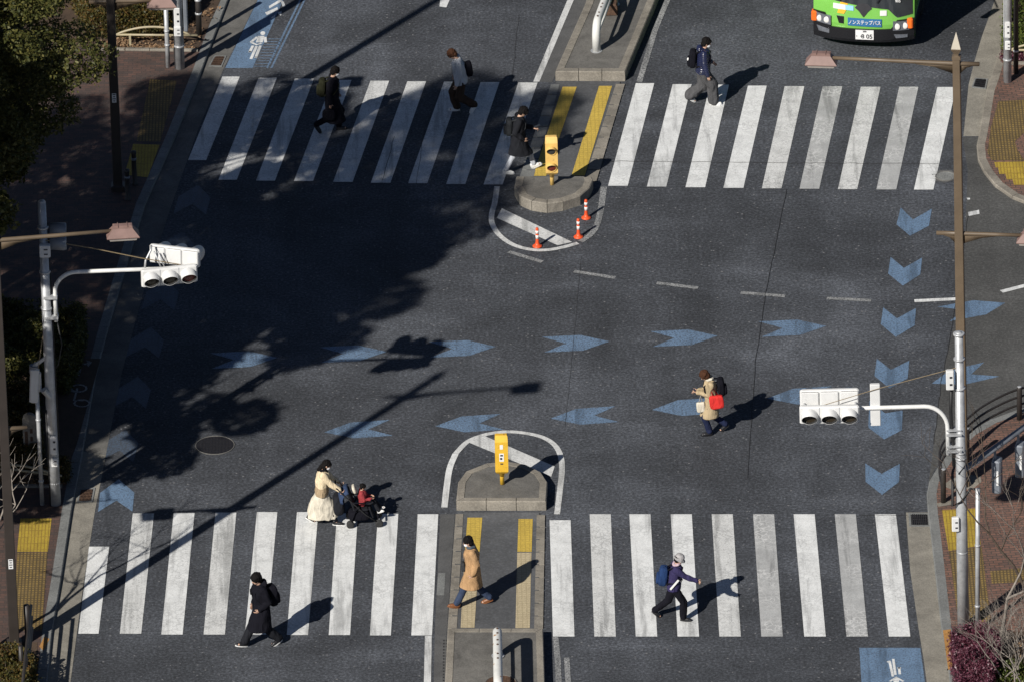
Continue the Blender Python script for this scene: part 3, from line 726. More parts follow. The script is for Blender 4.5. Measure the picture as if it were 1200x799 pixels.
# flush refuge floors
sheet('lower_refuge', 'asphalt_refuge', [(536, 600), (632, 600), (630, 740), (529, 740)], 0.02)
sheet('upper_refuge', 'asphalt_refuge', [(652, 96), (727, 96), (691, 214), (612, 214)], 0.02)
def flush(name, pts4, mat, z=0.026, stone=0.6):
    a, b, c, d = lift(pts4, z); B = MB(); n = round((a-d).length/stone)
    for k in range(n):
        p0, p1 = a.lerp(d, k/n+0.006), a.lerp(d, (k+1)/n-0.006); q0, q1 = b.lerp(c, k/n+0.006), b.lerp(c, (k+1)/n-0.006)
        B.prism([(p0.x, p0.y), (q0.x, q0.y), (q1.x, q1.y), (p1.x, p1.y)], 0.0, z)
    o = B.build(name, mat); clean(o.data); struct(o)
flush('lower_refuge_left_edging', [(534, 601), (543, 601), (535.3, 736), (524.5, 736)], 'kerb_tan', 0.03)
flush('lower_refuge_right_edging', [(629, 602), (638.7, 602), (636.3, 736), (626, 736)], 'kerb_tan', 0.03)
flush('upper_refuge_left_edging', [(646, 98.5), (656, 98.5), (624, 212), (607.5, 212)], 'kerb', 0.03)
flush('upper_refuge_right_edging', [(722, 98), (732.5, 98), (699, 212), (684.5, 212)], 'kerb_tan', 0.03)
sheet('refuge_tactile_yellow', 'tact_i', [(547.8, 606), (565.2, 606), (562, 646), (544.8, 646)], 0.026)
sheet('refuge_tactile_tan', 'tact_t', [(544.6, 647), (561.6, 647), (556, 735), (539.8, 735)], 0.026)
sheet('refuge_tactile_yellow', 'tact_i', [(607.6, 607.5), (624.3, 607.5), (623, 646), (606.3, 646)], 0.026)
sheet('refuge_tactile_tan', 'tact_t', [(606.2, 647), (622.8, 647), (620.8, 735.5), (604, 735.5)], 0.026)
sheet('refuge_tactile_yellow', 'tact_i', [(659.3, 102), (675.8, 102), (640, 206.4), (624.8, 206.4)], 0.026)
sheet('refuge_tactile_yellow', 'tact_i', [(702, 101), (717.2, 101), (685.3, 206), (669.7, 206)], 0.026)
# dark channel beside the islands
sheet('lower_island_channel', 'gutter_dark', [(516, 602), (533, 602), (523.5, 737), (520.5, 860), (507, 860), (509.5, 740)], Z1)
sheet('upper_island_channel', 'gutter_dark', [(632, 96), (647, 97), (688, 0), (712, -60), (697, -60), (673, 0)], Z1)
sheet('channel_patch', 'kerb', [(513.5, 671), (522, 671), (520.5, 697), (511.5, 697)], Z2)
B = MB()
for k in range(26):
    y = 749+k*3.6
    for dx in (0, 3.2): quad(B, (519.2-k*0.03+dx, y), (521+dx-k*0.03, y), (521+dx-k*0.03, y+1.8), (519.2+dx-k*0.03, y+1.8), Z2)
struct(B.build('channel_grating', 'crack'))

# ================================================================= STREET FURNITURE
GZ = Vector((0, 0, 0))
def rotz(a): return Matrix.Rotation(a, 3, 'Z')
def rotx(a): return Matrix.Rotation(a, 3, 'X')
def roty(a): return Matrix.Rotation(a, 3, 'Y')

# ---- brown lamp posts: square post, pyramid finial, high and low arm with a hooded lamp each
def lamp_head(parent, x, z, side, s=1.0):
    """hooded lantern hanging at the arm end"""
    c = (x, 0, z); B = MB()
    def ring(hx, hy, zz): return [Vector((x+a*hx*s, b*hy*s, z+zz*s)) for a, b in ((-1, -1), (1, -1), (1, 1), (-1, 1))]
    rs = [ring(0.345, 0.17, -0.13), ring(0.35, 0.175, -0.11), ring(0.21, 0.09, 0.07), ring(0.205, 0.085, 0.12), ring(0.17, 0.06, 0.13)]
    vs = [p for r in rs for p in r]; fs = [(3, 2, 1, 0), (16, 17, 18, 19)]
    for k in range(4):
        for i in range(4):
            j = (i+1) % 4; fs.append((k*4+i, k*4+j, k*4+4+j, k*4+4+i))
    B.add(vs, fs); h = B.build('lamp_head', 'copper', parent)
    B = MB(); B.box((x, 0, z-0.16*s), (0.56*s, 0.28*s, 0.06*s), taper=1.08); B.build('lamp_glass', 'lens', h)
    for a in (-1, 1):
        B = MB(); B.box((x+a*0.1*s, 0.0, z+0.125*s), (0.015, 0.20*s, 0.03*s)); B.build('hinge', 'copper', h)
def lamp_post(label, base, H, arms, mat='brown', stickers=(), wtop=0.165, wbot=0.215, rz=0, lean=0):
    t = thing('lamp_post', label, 'street lamp', base, rz, 'brown street lamps')
    t.rotation_euler = (0, lean, rz)
    B = MB(); r0, r1 = wbot/2, wtop/2; ins = 0.012
    rings = []
    for zz, r in ((0, r0+0.05), (0.12, r0+0.05), (0.15, r0), (2.2, r0), (2.25, (r0+r1)/2+0.01), (H-0.95, r1), (H-0.62, r1)):
        rings.append([Vector((a, b, zz)) for a, b in ((-r+ins, -r), (r-ins, -r), (r, -r+ins), (r, r-ins), (r-ins, r), (-r+ins, r), (-r, r-ins), (-r, -r+ins))])
    vs = [p for q in rings for p in q]; fs = [tuple(range(7, -1, -1)), tuple(range(len(vs)-8, len(vs)))]
    for k in range(len(rings)-1):
        for i in range(8):
            j = (i+1) % 8; fs.append((k*8+i, k*8+j, k*8+8+j, k*8+8+i))
    B.add(vs, fs); B.build('post', mat, t)
    B = MB(); r = r1
    def sq(hw, zz): return [(a*hw, b*hw, zz) for a, b in ((-1, -1), (1, -1), (1, 1), (-1, 1))]
    rr = [sq(r+0.012, H-0.64), sq(r+0.012, H-0.58), sq(r*0.55, H-0.56), sq(r*0.6, H-0.52), sq(r*1.3, H-0.40), sq(r*1.3, H-0.38)]
    vs = [p for q in rr for p in q]; fs = [(3, 2, 1, 0), (20, 21, 22, 23)]
    for k in range(5):
        for i in range(4):
            j = (i+1) % 4; fs.append((k*4+i, k*4+j, k*4+4+j, k*4+4+i))
    B.add(vs, fs); cp = B.build('capital', mat, t)
    B = MB(); B.add(sq(r*1.28, H-0.378)+[(0, 0, H)], [(3, 2, 1, 0), (0, 1, 4), (1, 2, 4), (2, 3, 4), (3, 0, 4)]); B.build('finial', 'cream', t)
    for (z, x_lamp, x_stub, rise, sgn) in arms:
        B = MB(); s = 1 if x_lamp > 0 else -1
        B.tube([(x_stub, 0, z), (0, 0, z), (x_lamp*0.5, 0, z+rise*0.5), (x_lamp-s*0.2, 0, z+rise)], [0.05, 0.052, 0.046, 0.04], 8, ref=(0, 1, 0))
        for q in (s, -s):
            L = min(abs(x_lamp), 0.9) if q == s else abs(x_stub)*0.8
            B.add([(q*r1*0.9, -0.02, z-0.03), (q*r1*0.9, 0.02, z-0.03), (q*L, 0.02, z-0.03), (q*L, -0.02, z-0.03), (q*r1*0.9, -0.02, z-0.24), (q*r1*0.9, 0.02, z-0.24), (q*L*0.55, 0.02, z-0.09), (q*L*0.55, -0.02, z-0.09)],
                  [(0, 1, 2, 3), (4, 5, 1, 0), (3, 2, 6, 7), (7, 6, 5, 4), (0, 3, 7, 4), (1, 5, 6, 2)])
        a = B.build('arm', mat if mat == 'brown' else 'brown', t, True)
        lamp_head(t, x_lamp, z+rise, s)
    for z in stickers:
        B = MB(); B.box((0, -r0-0.003, z), (0.10, 0.004, 0.24)); st = B.build('sticker', 'paper', t)
        B = MB()
        for k in range(4): B.box((0.0, -r0-0.007, z+0.09-k*0.055), (0.07-(k % 2)*0.02, 0.003, 0.022))
        B.build('sticker_print', 'ink', st)
    return t
b = G(17, 757, KZ); z1 = HG(G(-2, 757, KZ), 285)
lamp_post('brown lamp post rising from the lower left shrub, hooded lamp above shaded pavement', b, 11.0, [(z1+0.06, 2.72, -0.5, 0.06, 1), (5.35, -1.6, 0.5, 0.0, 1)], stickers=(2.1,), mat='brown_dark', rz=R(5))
b = G(1128.5, 566, KZ)
lamp_post('tall brown lamp post with cream pointed finial behind the grey pole at right', b, HG(b, 38), [(HG(b, 77)+0.04, -2.96, 0.5, 0.06, -1), (HG(b, 274), 1.62, -0.5, 0.0, -1)], rz=-R(8), lean=-0.0145)
b = G(138.5, 222, KZ)
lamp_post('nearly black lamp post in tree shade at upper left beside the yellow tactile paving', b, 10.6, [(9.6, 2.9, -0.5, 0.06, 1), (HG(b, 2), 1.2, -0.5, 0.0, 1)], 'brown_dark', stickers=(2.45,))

# ---- traffic signals
def signal_head(parent, loc, yaw, tilt=R(6), w_=1.27, reds=(), name='signal_head', hood=0.22):
    """horizontal three-lamp head; faces local -Y before the yaw"""
    M = rotz(yaw) @ rotx(tilt); L = Vector(loc); h = w_/3*1.0; T = lambda p: M @ Vector(p) + L
    B = MB(); B.bbox(loc, (w_, 0.12, 0.43), 0.03, M)
    for k in (-1, 0, 1): B.bbox(T((k*h, 0.075, 0)), (h-0.03, 0.05, 0.37), 0.02, M)
    hd = B.build(name, 'sigwhite', parent)
    B = MB()
    for k in (-0.5, 0.5): B.box(T((k*h, -0.0612, 0)), (0.008, 0.004, 0.40), M)
    for k in (-1, 0, 1):
        B.box(T((k*h, -0.064, -0.185)), (0.05, 0.012, 0.02), M)
    B.build('seam', 'galv_d', hd)
    for k in (-1, 0, 1):
        n = 22; r = 0.178; vs = []; fs = []; idx = []
        for i in range(n):                    # visor: open tube, cut away at the bottom
            a = 2*math.pi*i/n; up = math.sin(a)
            ln = hood*(0.30+0.70*max(0, (up+0.75)/1.75)) if up > -0.75 else 0.06
            for rr, yy in ((r, -0.055), (r, -0.06-ln), (r-0.012, -0.06-ln), (r-0.012, -0.055)):
                vs.append(T((k*h+rr*math.cos(a), yy, 0.0+rr*math.sin(a)-0.22*(abs(yy)-0.055))))
        for i in range(n):
            j = (i+1) % n
            fs += [(i*4, j*4, j*4+1, i*4+1), (i*4+1, j*4+1, j*4+2, i*4+2)]
        B = MB(); B.add(vs, fs); o = B.build('visor', 'sigwhite', hd, True)
        B = MB(); B.add(vs, [(i*4+2, ((i+1) % n)*4+2, ((i+1) % n)*4+3, i*4+3) for i in range(n)]); B.build('visor_lining', 'visorin', hd, True)
        B = MB(); pts = [T((k*h+0.162*math.cos(2*math.pi*i/20), -0.068-0.0, 0.162*math.sin(2*math.pi*i/20))) for i in range(20)]
        c = T((k*h, -0.105, 0)); mid = [T((k*h+0.09*math.cos(2*math.pi*i/20), -0.095, 0.09*math.sin(2*math.pi*i/20))) for i in range(20)]
        B.add(pts+mid+[c], [(i, (i+1) % 20, 20+(i+1) % 20, 20+i) for i in range(20)]+[(20+i, 20+(i+1) % 20, 40) for i in range(20)])
        B.build('lens', 'lens_red' if k in reds else 'lens_dark', hd, True)
    return hd
def bands(parent, zs, r, mat='galv', wd=0.05):
    for z in zs:
        B = MB(); B.lathe([(r+0.001, z-wd/2), (r+0.012, z-wd/2+0.004), (r+0.012, z+wd/2-0.004), (r+0.001, z+wd/2)], 16); B.build('clamp', mat, parent, True)
def controller(parent, c, d, mat='sigwhite', name='control_box', marks=True):
    B = MB(); B.bbox(c, d, 0.015); o = B.build(name, mat, parent)
    if marks:
        for q in (0.18, -0.2):
            B = MB(); B.box((c[0]+0.02, c[1]-d[1]/2-0.003, c[2]+d[2]*q), (d[0]*0.35, 0.004, d[2]*0.10)); B.build('label_plate', 'ink', o)
    return o
# left signal
bl = G(65, 590, KZ); Ht = HG(bl, 237)
t = thing('traffic_signal', 'grey pole at left whose white arm holds two white signals over the shaded road', 'traffic signal', bl)
B = MB(); B.tube([(0, 0, 0), (0, 0, 2.6), (0, 0, Ht)], [0.125, 0.118, 0.088], 20); B.lathe([(0.088, Ht-0.004), (0.07, Ht+0.03), (0.02, Ht+0.05)], 14); B.build('pole', 'galv', t, True)
za = HG(bl, 319); zb0 = HG(bl, 376)
def lx(px, s=51.5, o=65): return (px-o)/s
arc = [(0.20, -0.03, zb0), (0.20, -0.03, za-0.62)]
for k in range(1, 9):
    a = math.pi/2*k/8; arc.append((0.20+0.5*(1-math.cos(a)), -0.03, za-0.5+0.5*math.sin(a)))
arc += [(1.6, -0.03, za+0.02), (lx(236), -0.03, za+0.04)]
B = MB(); B.tube(arc, [0.045]*len(arc), 12); B.build('signal_arm', 'armwhite', t, True)
for z in (zb0+0.12, zb0+0.62):
    B = MB(); B.box((0.1, -0.02, z), (0.30, 0.26, 0.05)); B.tube([(0.24, -0.12, z), (0.24, 0.08, z)], 0.02, 6); B.build('bracket', 'galv', t)
signal_head(t, (lx(206), -0.22, HG(bl, 329)+0.17), R(11), R(2), 1.25, (1,))
signal_head(t, (lx(212.5), 0.28, HG(bl, 327)+0.36), R(180-17), R(4), 1.15, hood=0.5)
B = MB(); x = lx(178)
B.tube([(x, -0.05, za), (x+0.03, 0.02, za+0.22), (x+0.15, 0.12, za+0.42), (x+0.16, 0.2, za+0.5)], 0.025, 8)
for dx in (0.22, 0.30): B.tube([(x+dx, 0.1, za+0.40), (x+dx+0.15, 0.0, za+0.03)], 0.018, 6)
B.build('hanger', 'galv', t, True)
bands(t, (0.55, 4.9, 5.8, 6.9), 0.112)
controller(t, (0.03, -0.16, HG(bl, 290)), (0.24, 0.14, 0.30))
controller(t, (0.02, -0.135, HG(bl, 518)), (0.15, 0.02, 0.46), name='notice_plate'); controller(t, (0.03, -0.145, HG(bl, 538)), (0.14, 0.05, 0.22), name='push_button_box')
# speaker horns on the far side of the pole and cables
B = MB()
for i, (zz, yy) in enumerate(((HG(bl, 285), 0.0), (HG(bl, 274), 0.2))):
    B.tube([(0.14, yy, zz), (0.45, yy, zz-0.02), (0.50, yy, zz-0.02)], [0.15, 0.16, 0.15], 14)
B.build('side_signal', 'galv_d', t, True)
B = MB()
B.tube([(0.11, 0.02, 7.0), (0.12, 0.02, 5.0), (0.13, 0.0, 3.0), (0.14, 0.0, 1.6)], 0.018, 6); B.tube([(0.22, 0.0, zb0), (0.3, 0.0, zb0-0.6), (0.2, 0, zb0-1.1), (0.12, 0, zb0-1.2)], 0.016, 6)
B.tube([(-0.10, -0.06, 0.0), (-0.11, -0.06, 2.4)], 0.028, 6)
B.build('cable', 'cable', t, True)
B = MB(); B.tube([(0.05, -0.08, Ht-0.9), (1.1, -0.1, Ht-1.12), (2.12, -0.05, za+0.32), (3.0, 0.05, za+0.08)], 0.011, 5); B.build('stay_wire', 'wire', t)
B = MB(); B.tube([(-0.06, 0, 4.5), (-0.25, -0.08, 3.4)], 0.012, 5); B.build('stay_wire', 'wire', t)
B = MB(); B.box((-0.2, -0.05, 3.6), (0.5, 0.05, 0.07), roty(R(-38))); B.build('bracket', 'galv', t)
B = MB(); B.tube([(-0.02, -0.1, 2.75), (-0.14, -0.14, 2.95)], [0.06, 0.075], 10); B.build('detector', 'galv', t)
# right signal
br = G(1129, 736, KZ); Ht = HG(br, 391)
t = thing('traffic_signal', 'grey pole at right whose white arm holds back-to-back signals above blue arrows', 'traffic signal', br)
B = MB(); B.tube([(0, 0, 0), (0, 0, 2.6), (0, 0, Ht)], [0.128, 0.12, 0.088], 20); B.lathe([(0.088, Ht-0.004), (0.07, Ht+0.03), (0.02, Ht+0.05)], 14); B.build('pole', 'galv', t, True)
za = HG(br, 473.5); zb0 = HG(br, 531)
arc = [(-0.27, -0.03, zb0), (-0.27, -0.03, za-0.62)]
for k in range(1, 9):
    a = math.pi/2*k/8; arc.append((-0.27-0.5*(1-math.cos(a)), -0.03, za-0.55+0.55*math.sin(a)))
arc += [(-2.0, -0.03, za+0.01), ((948-1127)/52, -0.03, za+0.02)]
B = MB(); B.tube(arc, [0.047]*len(arc), 12); B.build('signal_arm', 'armwhite', t, True)
for z in (zb0+0.12, zb0+0.52):
    B = MB(); B.box((-0.14, -0.03, z), (0.32, 0.24, 0.04)); B.build('bracket', 'galv', t)
    B = MB(); B.box((-0.14, -0.03, z+0.10), (0.32, 0.20, 0.025)); B.build('bracket', 'galv', t)
X = (975.2-1126.3)/52
signal_head(t, (X+0.10, -0.20, HG(br, 485)+0.22), R(-2.5), R(2), 1.28)
signal_head(t, (X+0.12, 0.22, HG(br, 475)+0.18), R(180-1), R(3), 1.27)
B = MB(); B.bbox(((1032-1126.3)/52, 0.02, HG(br, 471.5)+0.02), (0.215, 0.09, 1.0), 0.012); B.build('blank_sign_box', 'sigwhite', t)
for dx in (0.67, -0.42):
    B = MB(); B.bbox((X+dx, 0.02, za+0.05), (0.05, 0.45, 0.11), 0.012); B.build('hanger', 'galv', t)
bands(t, (0.7, 1.9, 4.2, 4.35, 5.9, 6.6, 7.2), 0.112)
controller(t, (-0.21, -0.12, HG(br, 441)), (0.17, 0.12, 0.46)); controller(t, (-0.14, -0.13, HG(br, 610)), (0.16, 0.10, 0.34), name='push_button_box')
B = MB(); B.tube([(-0.18, -0.02, HG(br, 452)), (-0.20, -0.02, HG(br, 480)), (-0.16, -0.02, HG(br, 520)), (-0.15, 0, HG(br, 545))], 0.04, 7)
B.tube([(0.35, 0, HG(br, 574)), (0.2, -0.05, HG(br, 571)), (-0.02, -0.12, HG(br, 585)), (-0.2, -0.15, HG(br, 588)), (-0.19, -0.1, HG(br, 560))], 0.03, 7)
B.tube([(0.1, -0.08, HG(br, 526)), (0.13, -0.08, HG(br, 540)), (-0.06, -0.12, HG(br, 552))], 0.014, 5)
B.build('cable', 'cable', t, True)
B = MB(); B.tube([(-0.05, -0.05, HG(br, 429)), (-1.8, -0.05, HG(br, 451)), (-3.1, -0.05, HG(br, 470))], 0.008, 5); B.build('stay_wire', 'wire', t)
t.rotation_euler = (0, -0.0145, 0)
# the side arm to the right, with its two signals seen edge-on
zc = HG(br, 551)
B = MB(); B.tube([(0.08, 0.05, zc), (1.45, 1.85, zc), (2.6, 3.4, zc)], 0.07, 12); B.build('side_arm', 'galv_d', t, True)
for (dx, dy, ww) in ((0.78, 0.92, 0.30), (1.32, 1.6, 0.34)):
    B = MB(); B.bbox((dx+0.04, dy+0.05, zc-0.66), (0.20, 0.30, 0.80), 0.03, rotz(R(-12))); B.tube([(dx, dy, zc), (dx, dy+0.05, zc-0.3)], 0.03, 8)
    o = B.build('side_signal', 'galv_d', t)
    B = MB(); B.bbox((dx+0.04, dy-0.115, zc-0.66), (0.05, 0.02, 0.35), 0.005, rotz(R(-12))); B.build('marking', 'paper', o)

# thin poles
def thin_pole(label, base, H, r=0.045, mat='galv', extra=None):
    t = thing('thin_pole', label, 'pole', base)
    B = MB(); B.tube([(0, 0, 0), (0, 0, H)], r, 12); B.build('pole', mat, t, True)
    bands(t, (0.6, H*0.6), r)
    if extra: extra(t)
    return t
b = G(49.5, 591, KZ)
def ex(t):
    B = MB(); B.bbox((-0.05, -0.05, HG(b, 450)), (0.20, 0.12, 0.85), 0.03, roty(R(4))); B.build('meter_box', 'sigwhite', t)
    B = MB(); B.bbox((0.06, -0.04, HG(b, 446)), (0.10, 0.10, 0.5), 0.03); B.build('antenna', 'galv', t)
    B = MB(); B.tube([(-0.04, 0, HG(b, 428)), (-0.06, 0, HG(b, 436))], 0.10, 12); B.build('detector', 'galv_d', t)
thin_pole('thin grey pole with white box just left of the left traffic signal pole', b, HG(b, 425), 0.047, 'galv', ex)
b = G(1145.5, 738, KZ)
thin_pole('thin grey pole with bent cable beside the right traffic signal pole', b, HG(b, 572), 0.05)
b = G(197, 79, KZ)
thin_pole('thinner of two grey poles standing by the kerb at upper left', b, HG(b, 8), 0.055)
b = G(211, 80, KZ)
def ex(t):
    controller(t, (-0.02, -0.13, HG(b, 18)), (0.15, 0.03, 0.5), name='notice_plate'); controller(t, (-0.02, -0.14, HG(b, 34)), (0.17, 0.08, 0.26), name='push_button_box')
    B = MB(); B.bbox((0.18, 0.05, HG(b, 10)), (0.10, 0.3, 1.2), 0.02); B.build('side_panel', 'galv_d', t)
    B = MB(); B.tube([(-0.11, -0.02, 0), (-0.11, -0.02, 2.0)], 0.02, 6); B.build('cable', 'cable', t)
thin_pole('thick grey pole with white push button box by the kerb at upper left', b, 7.4, 0.115, 'galv', ex)
b = G(1180.5, 96, KZ)
def ex(t):
    controller(t, (-0.01, -0.10, HG(b, 33)), (0.13, 0.02, 0.42), name='notice_plate'); controller(t, (0.0, -0.12, HG(b, 51)), (0.13, 0.06, 0.24), name='push_button_box')
    B = MB(); B.tube([(-0.09, -0.03, 1.2), (-0.09, -0.03, 4.4)], 0.016, 6); B.build('cable', 'galv', t)
thin_pole('grey pole with white push button box on the brick corner at upper right', b, 6.0, 0.098, 'galv', ex)
b = G(1190.5, 86, KZ)
thin_pole('dark thin pole behind the grey pole on the brick corner at upper right', b, 4.5, 0.06, 'blackmetal')
b = G(233.5, 42, KZ)
thin_pole('dark square post beside the hedge at upper left', b, 1.6, 0.07, 'blackmetal')

# striped marker board in the hedge at left
b = G(37, 548, KZ)
t = thing('marker_board', 'tall pale rounded board standing in the shaded hedge left of the grey poles', 'sign', b)
B = MB(); pts = []
hw, Hb = 0.155, HG(b, 484)
out = [(-hw, 0.0), (hw, 0.0), (hw, Hb-hw)]+[(hw*math.cos(a), Hb-hw+hw*math.sin(a)) for a in [math.pi*k/8 for k in range(1, 8)]]+[(-hw, Hb-hw)]
n = len(out); B.add([(x, -0.05, z) for x, z in out]+[(x, 0.05, z) for x, z in out], [tuple(range(n)), tuple(range(2*n-1, n-1, -1))]+[((i+1) % n, i, n+i, n+(i+1) % n) for i in range(n)])
B.build('board', 'kerb_tan', t)
B = MB()
for k in range(4): B.box((0.035, -0.053, Hb-0.42-k*0.2), (0.06, 0.004, 0.12))
B.box((-0.08, -0.053, 0.75), (0.07, 0.004, 0.42)); B.build('markings', 'rustiron', t)

# yellow island signal boxes
def yellow_box(label, base, mat, H, front, yaw=0):
    t = thing('warning_beacon', label, 'warning light', base, yaw)
    B = MB(); B.tube([(0, 0, 0), (0, 0, 0.42)], [0.05, 0.05], 10); B.lathe([(0.05, 0.2), (0.09, 0.36), (0.13, 0.38)], 12); B.build('stand', mat, t, True)
    B = MB(); w2 = 0.145
    def rg(z, s, sy): return [(a*w2*s, b*0.12*sy, z) for a, b in ((-1, -1), (1, -1), (1, 1), (-1, 1))]
    rr = [rg(0.30, 0.8, 0.6), rg(0.36, 0.96, 1.0), rg(0.38, 1, 1), rg(H-0.14, 1, 1), rg(H-0.02, 0.95, 0.5), rg(H, 0.85, 0.4)]
    vs = [p for q in rr for p in q]; fs = [(3, 2, 1, 0), (20, 21, 22, 23)]
    for k in range(5):
        for i in range(4):
            j = (i+1) % 4; fs.append((k*4+i, k*4+j, k*4+4+j, k*4+4+i))
    B.add(vs, fs); cs = B.build('case', mat, t)
    sy = -1 if front else 1
    for z in (H-0.33, H-0.76):
        B = MB(); vs = []; n = 18
        for i in range(n):
            a = 2*math.pi*i/n; ln = 0.14*max(0.15, (math.sin(a)+0.6)/1.6)
            for r_, y in ((0.118, 0.118), (0.118, 0.12+ln), (0.110, 0.12+ln), (0.110, 0.118)): vs.append((r_*math.cos(a), sy*y, z+r_*math.sin(a)))
        fs = []
        for i in range(n):
            j = (i+1) % n; fs += [(i*4, j*4, j*4+1, i*4+1), (i*4+1, j*4+1, j*4+2, i*4+2), (i*4+2, j*4+2, j*4+3, i*4+3)]
        B.add(vs, fs); v = B.build('visor', mat, cs, True)
        B = MB(); B.ell((0, sy*0.122, z), (0.104, 0.03, 0.104)); B.build('lens', 'lens_red' if z < H-0.5 else 'visorin', cs, True)
    if not front:
        B = MB(); B.box((0, -0.122, H-0.26), (0.07, 0.004, 0.11)); B.box((0, -0.122, H-0.52), (0.10, 0.004, 0.20)); B.build('sticker', 'paper', cs)
        B = MB(); B.box((0, -0.125, H-0.47), (0.06, 0.003, 0.04)); B.box((-0.01, -0.125, H-0.55), (0.05, 0.003, 0.05)); B.box((0, -0.125, H-0.68), (0.06, 0.003, 0.03)); B.build('sticker_print', 'ink', cs)
b = G(647, 216.5, IZ+0.01); yellow_box('pale yellow beacon box with two round lamps on the rounded end of the upper island', b, 'yellow_p', HG(b, 160.5)+0.02, True)
b = G(588.5, 566.5, IZ); yellow_box('bright yellow beacon box seen from behind with white stickers on the lower island', b, 'yellow', HG(b, 508.5), False)

# delineators
def delineator(label, c):
    p = G(*c, 0.001); t = thing('delineator_post', label, 'traffic post', p, random.uniform(0, 3), 'orange delineator posts below the upper island')
    B = MB(); B.lathe([(0.115, 0), (0.115, 0.02), (0.09, 0.04), (0.06, 0.055), (0.045, 0.10), (0.038, 0.16), (0.036, 0.47), (0.028, 0.485), (0.005, 0.487)], 18); B.build('post', 'orange', t, True)
    for z0, z1_ in ((0.21, 0.30), (0.345, 0.42)):
        B = MB(); B.lathe([(0.030, z0), (0.040, z0), (0.040, z1_), (0.030, z1_)], 18); B.build('reflective_band', 'refl', t, True)
delineator('orange delineator post inside the painted loop, leftmost and lowest of three', (629.8, 289))
delineator('orange delineator post in the middle of the three, where the painted loop bends', (678, 278.2))
delineator('orange delineator post nearest the round island end, uppermost of three', (687, 255.8))

# white hoops on the islands
def hoop(label, base, d, L, h=0.72):
    t = thing('guard_hoop', label, 'barrier', base); d = Vector((d[0], d[1], 0)).normalized()
    pts = [Vector((0, 0, 0)), Vector((0, 0, h*0.55))]; rr = 0.3
    for k in range(0, 7):
        a = math.pi/2*k/6; pts.append(Vector((0, 0, h-rr+rr*math.sin(a)))+d*rr*(1-math.cos(a)))
    pts.append(d*(L-rr)+Vector((0, 0, h)))
    for k in range(1, 7):
        a = math.pi/2*k/6; pts.append(d*(L-rr+rr*math.sin(a))+Vector((0, 0, h-rr+rr*math.cos(a))))
    pts.append(d*L)
    B = MB(); B.tube(pts, 0.10, 16); B.build('hoop_tube', 'hoopwhite', t, True)
    B = MB(); B.tube([d*0.05+Vector((0, 0, 0.36)), d*(L-0.05)+Vector((0, 0, 0.36))], 0.035, 10); B.build('cross_bar', 'hoopwhite', t, True)
    for q in (Vector(), d*L):
        B = MB(); B.lathe([(0.14, 0), (0.14, 0.012), (0.11, 0.014)], 16, c=q+Vector((0, 0, 0.001))); B.build('base_plate', 'galv', t)
    for u in (0.25, 0.45, 0.75, 0.95, 1.35, 1.55):
        B = MB(); B.ell(d*u+Vector((0, 0, h+0.1)), (0.024, 0.03, 0.014)); B.build('bolt', 'rustiron', t)
b = G(699, 60, IZ+0.01); e = G(733, -30, IZ+0.01); hoop('white rust-stained guard hoop on the upper island', b, (e-b).to_2d(), 2.6)
b = G(583.5, 768, IZ); e = G(584.5, 830, IZ); hoop('white bolted guard hoop on the lower island, cut off by the bottom edge', b, (e-b).to_2d(), 2.6)
b = G(718, 16, IZ+0.01)
t = thing('island_sign_base', 'brown box shape beside the hoop on the upper island', 'box', b); B = MB(); B.bbox((-0.05, 0.1, 0.15), (0.34, 0.5, 0.3), 0.02); B.build('box', 'rustiron', t)

# curved dark guard rail at right
t_base = G(1105.5, 588, KZ); t = thing('guard_rail', 'dark curved three-bar guard rail around the brick corner at right', 'guard rail', t_base)
posts = [G(1105.5, 588, KZ), G(1133, 540, KZ), G(1194.5, 491, KZ), G(1290, 466, KZ)]
for p in posts:
    q = p-t_base; B = MB(); B.tube([(q.x, q.y, 0), (q.x, q.y, 0.80), (q.x, q.y, 0.83)], [0.06, 0.06, 0.05], 12); B.build('post', 'blackmetal', t, True)
    B = MB(); B.ell((q.x, q.y, 0.83), (0.05, 0.05, 0.012)); B.build('post_cap', 'galv', t, True)
ctr = [G(1103, 583, KZ), G(1101, 565, KZ), G(1107, 551, KZ), G(1119, 539, KZ), G(1135, 524, KZ), G(1150, 512, KZ), G(1171, 500, KZ), G(1194, 490.5, KZ), G(1240, 478, KZ), G(1290, 465, KZ)]
def smooth_path(P, n=5):
    out = []
    for i in range(len(P)-1):
        p0, p1, p2, p3 = P[max(i-1, 0)], P[i], P[i+1], P[min(i+2, len(P)-1)]
        for k in range(n):
            u = k/n; out.append(0.5*((2*p1)+(p2-p0)*u+(2*p0-5*p1+4*p2-p3)*u*u+(3*p1-p0-3*p2+p3)*u**3))
    return out+[P[-1]]
path = smooth_path(ctr)
for z in (0.76, 0.56, 0.36):
    B = MB(); B.tube([p-t_base+Vector((0, 0, z)) for p in path], 0.026, 8); B.build('rail', 'blackmetal', t, True)
# dark rail at the lower left corner
t_base = G(33, 752, KZ); t = thing('guard_rail', 'dark straight guard rail and its post behind the shrub in the lower left corner', 'guard rail', t_base)
e = G(24, 860, KZ)-t_base; e = Vector((e.x, e.y, 0)); sd_ = G(50, 755, KZ)-t_base
B = MB(); B.tube([(0, 0, 0), (0, 0, 0.92)], 0.065, 12); B.build('post', 'blackmetal', t, True)
q = G(26, 800, KZ)-t_base
B = MB(); B.tube([(q.x, q.y, 0), (q.x, q.y, 0.92)], 0.05, 12); B.build('post', 'blackmetal', t, True)
for z in (0.9, 0.62, 0.34):
    B = MB(); B.tube([(0.1, 0.02, z), (0.05+e.x, e.y, z)], 0.035, 8); B.build('rail', 'blackmetal', t, True)
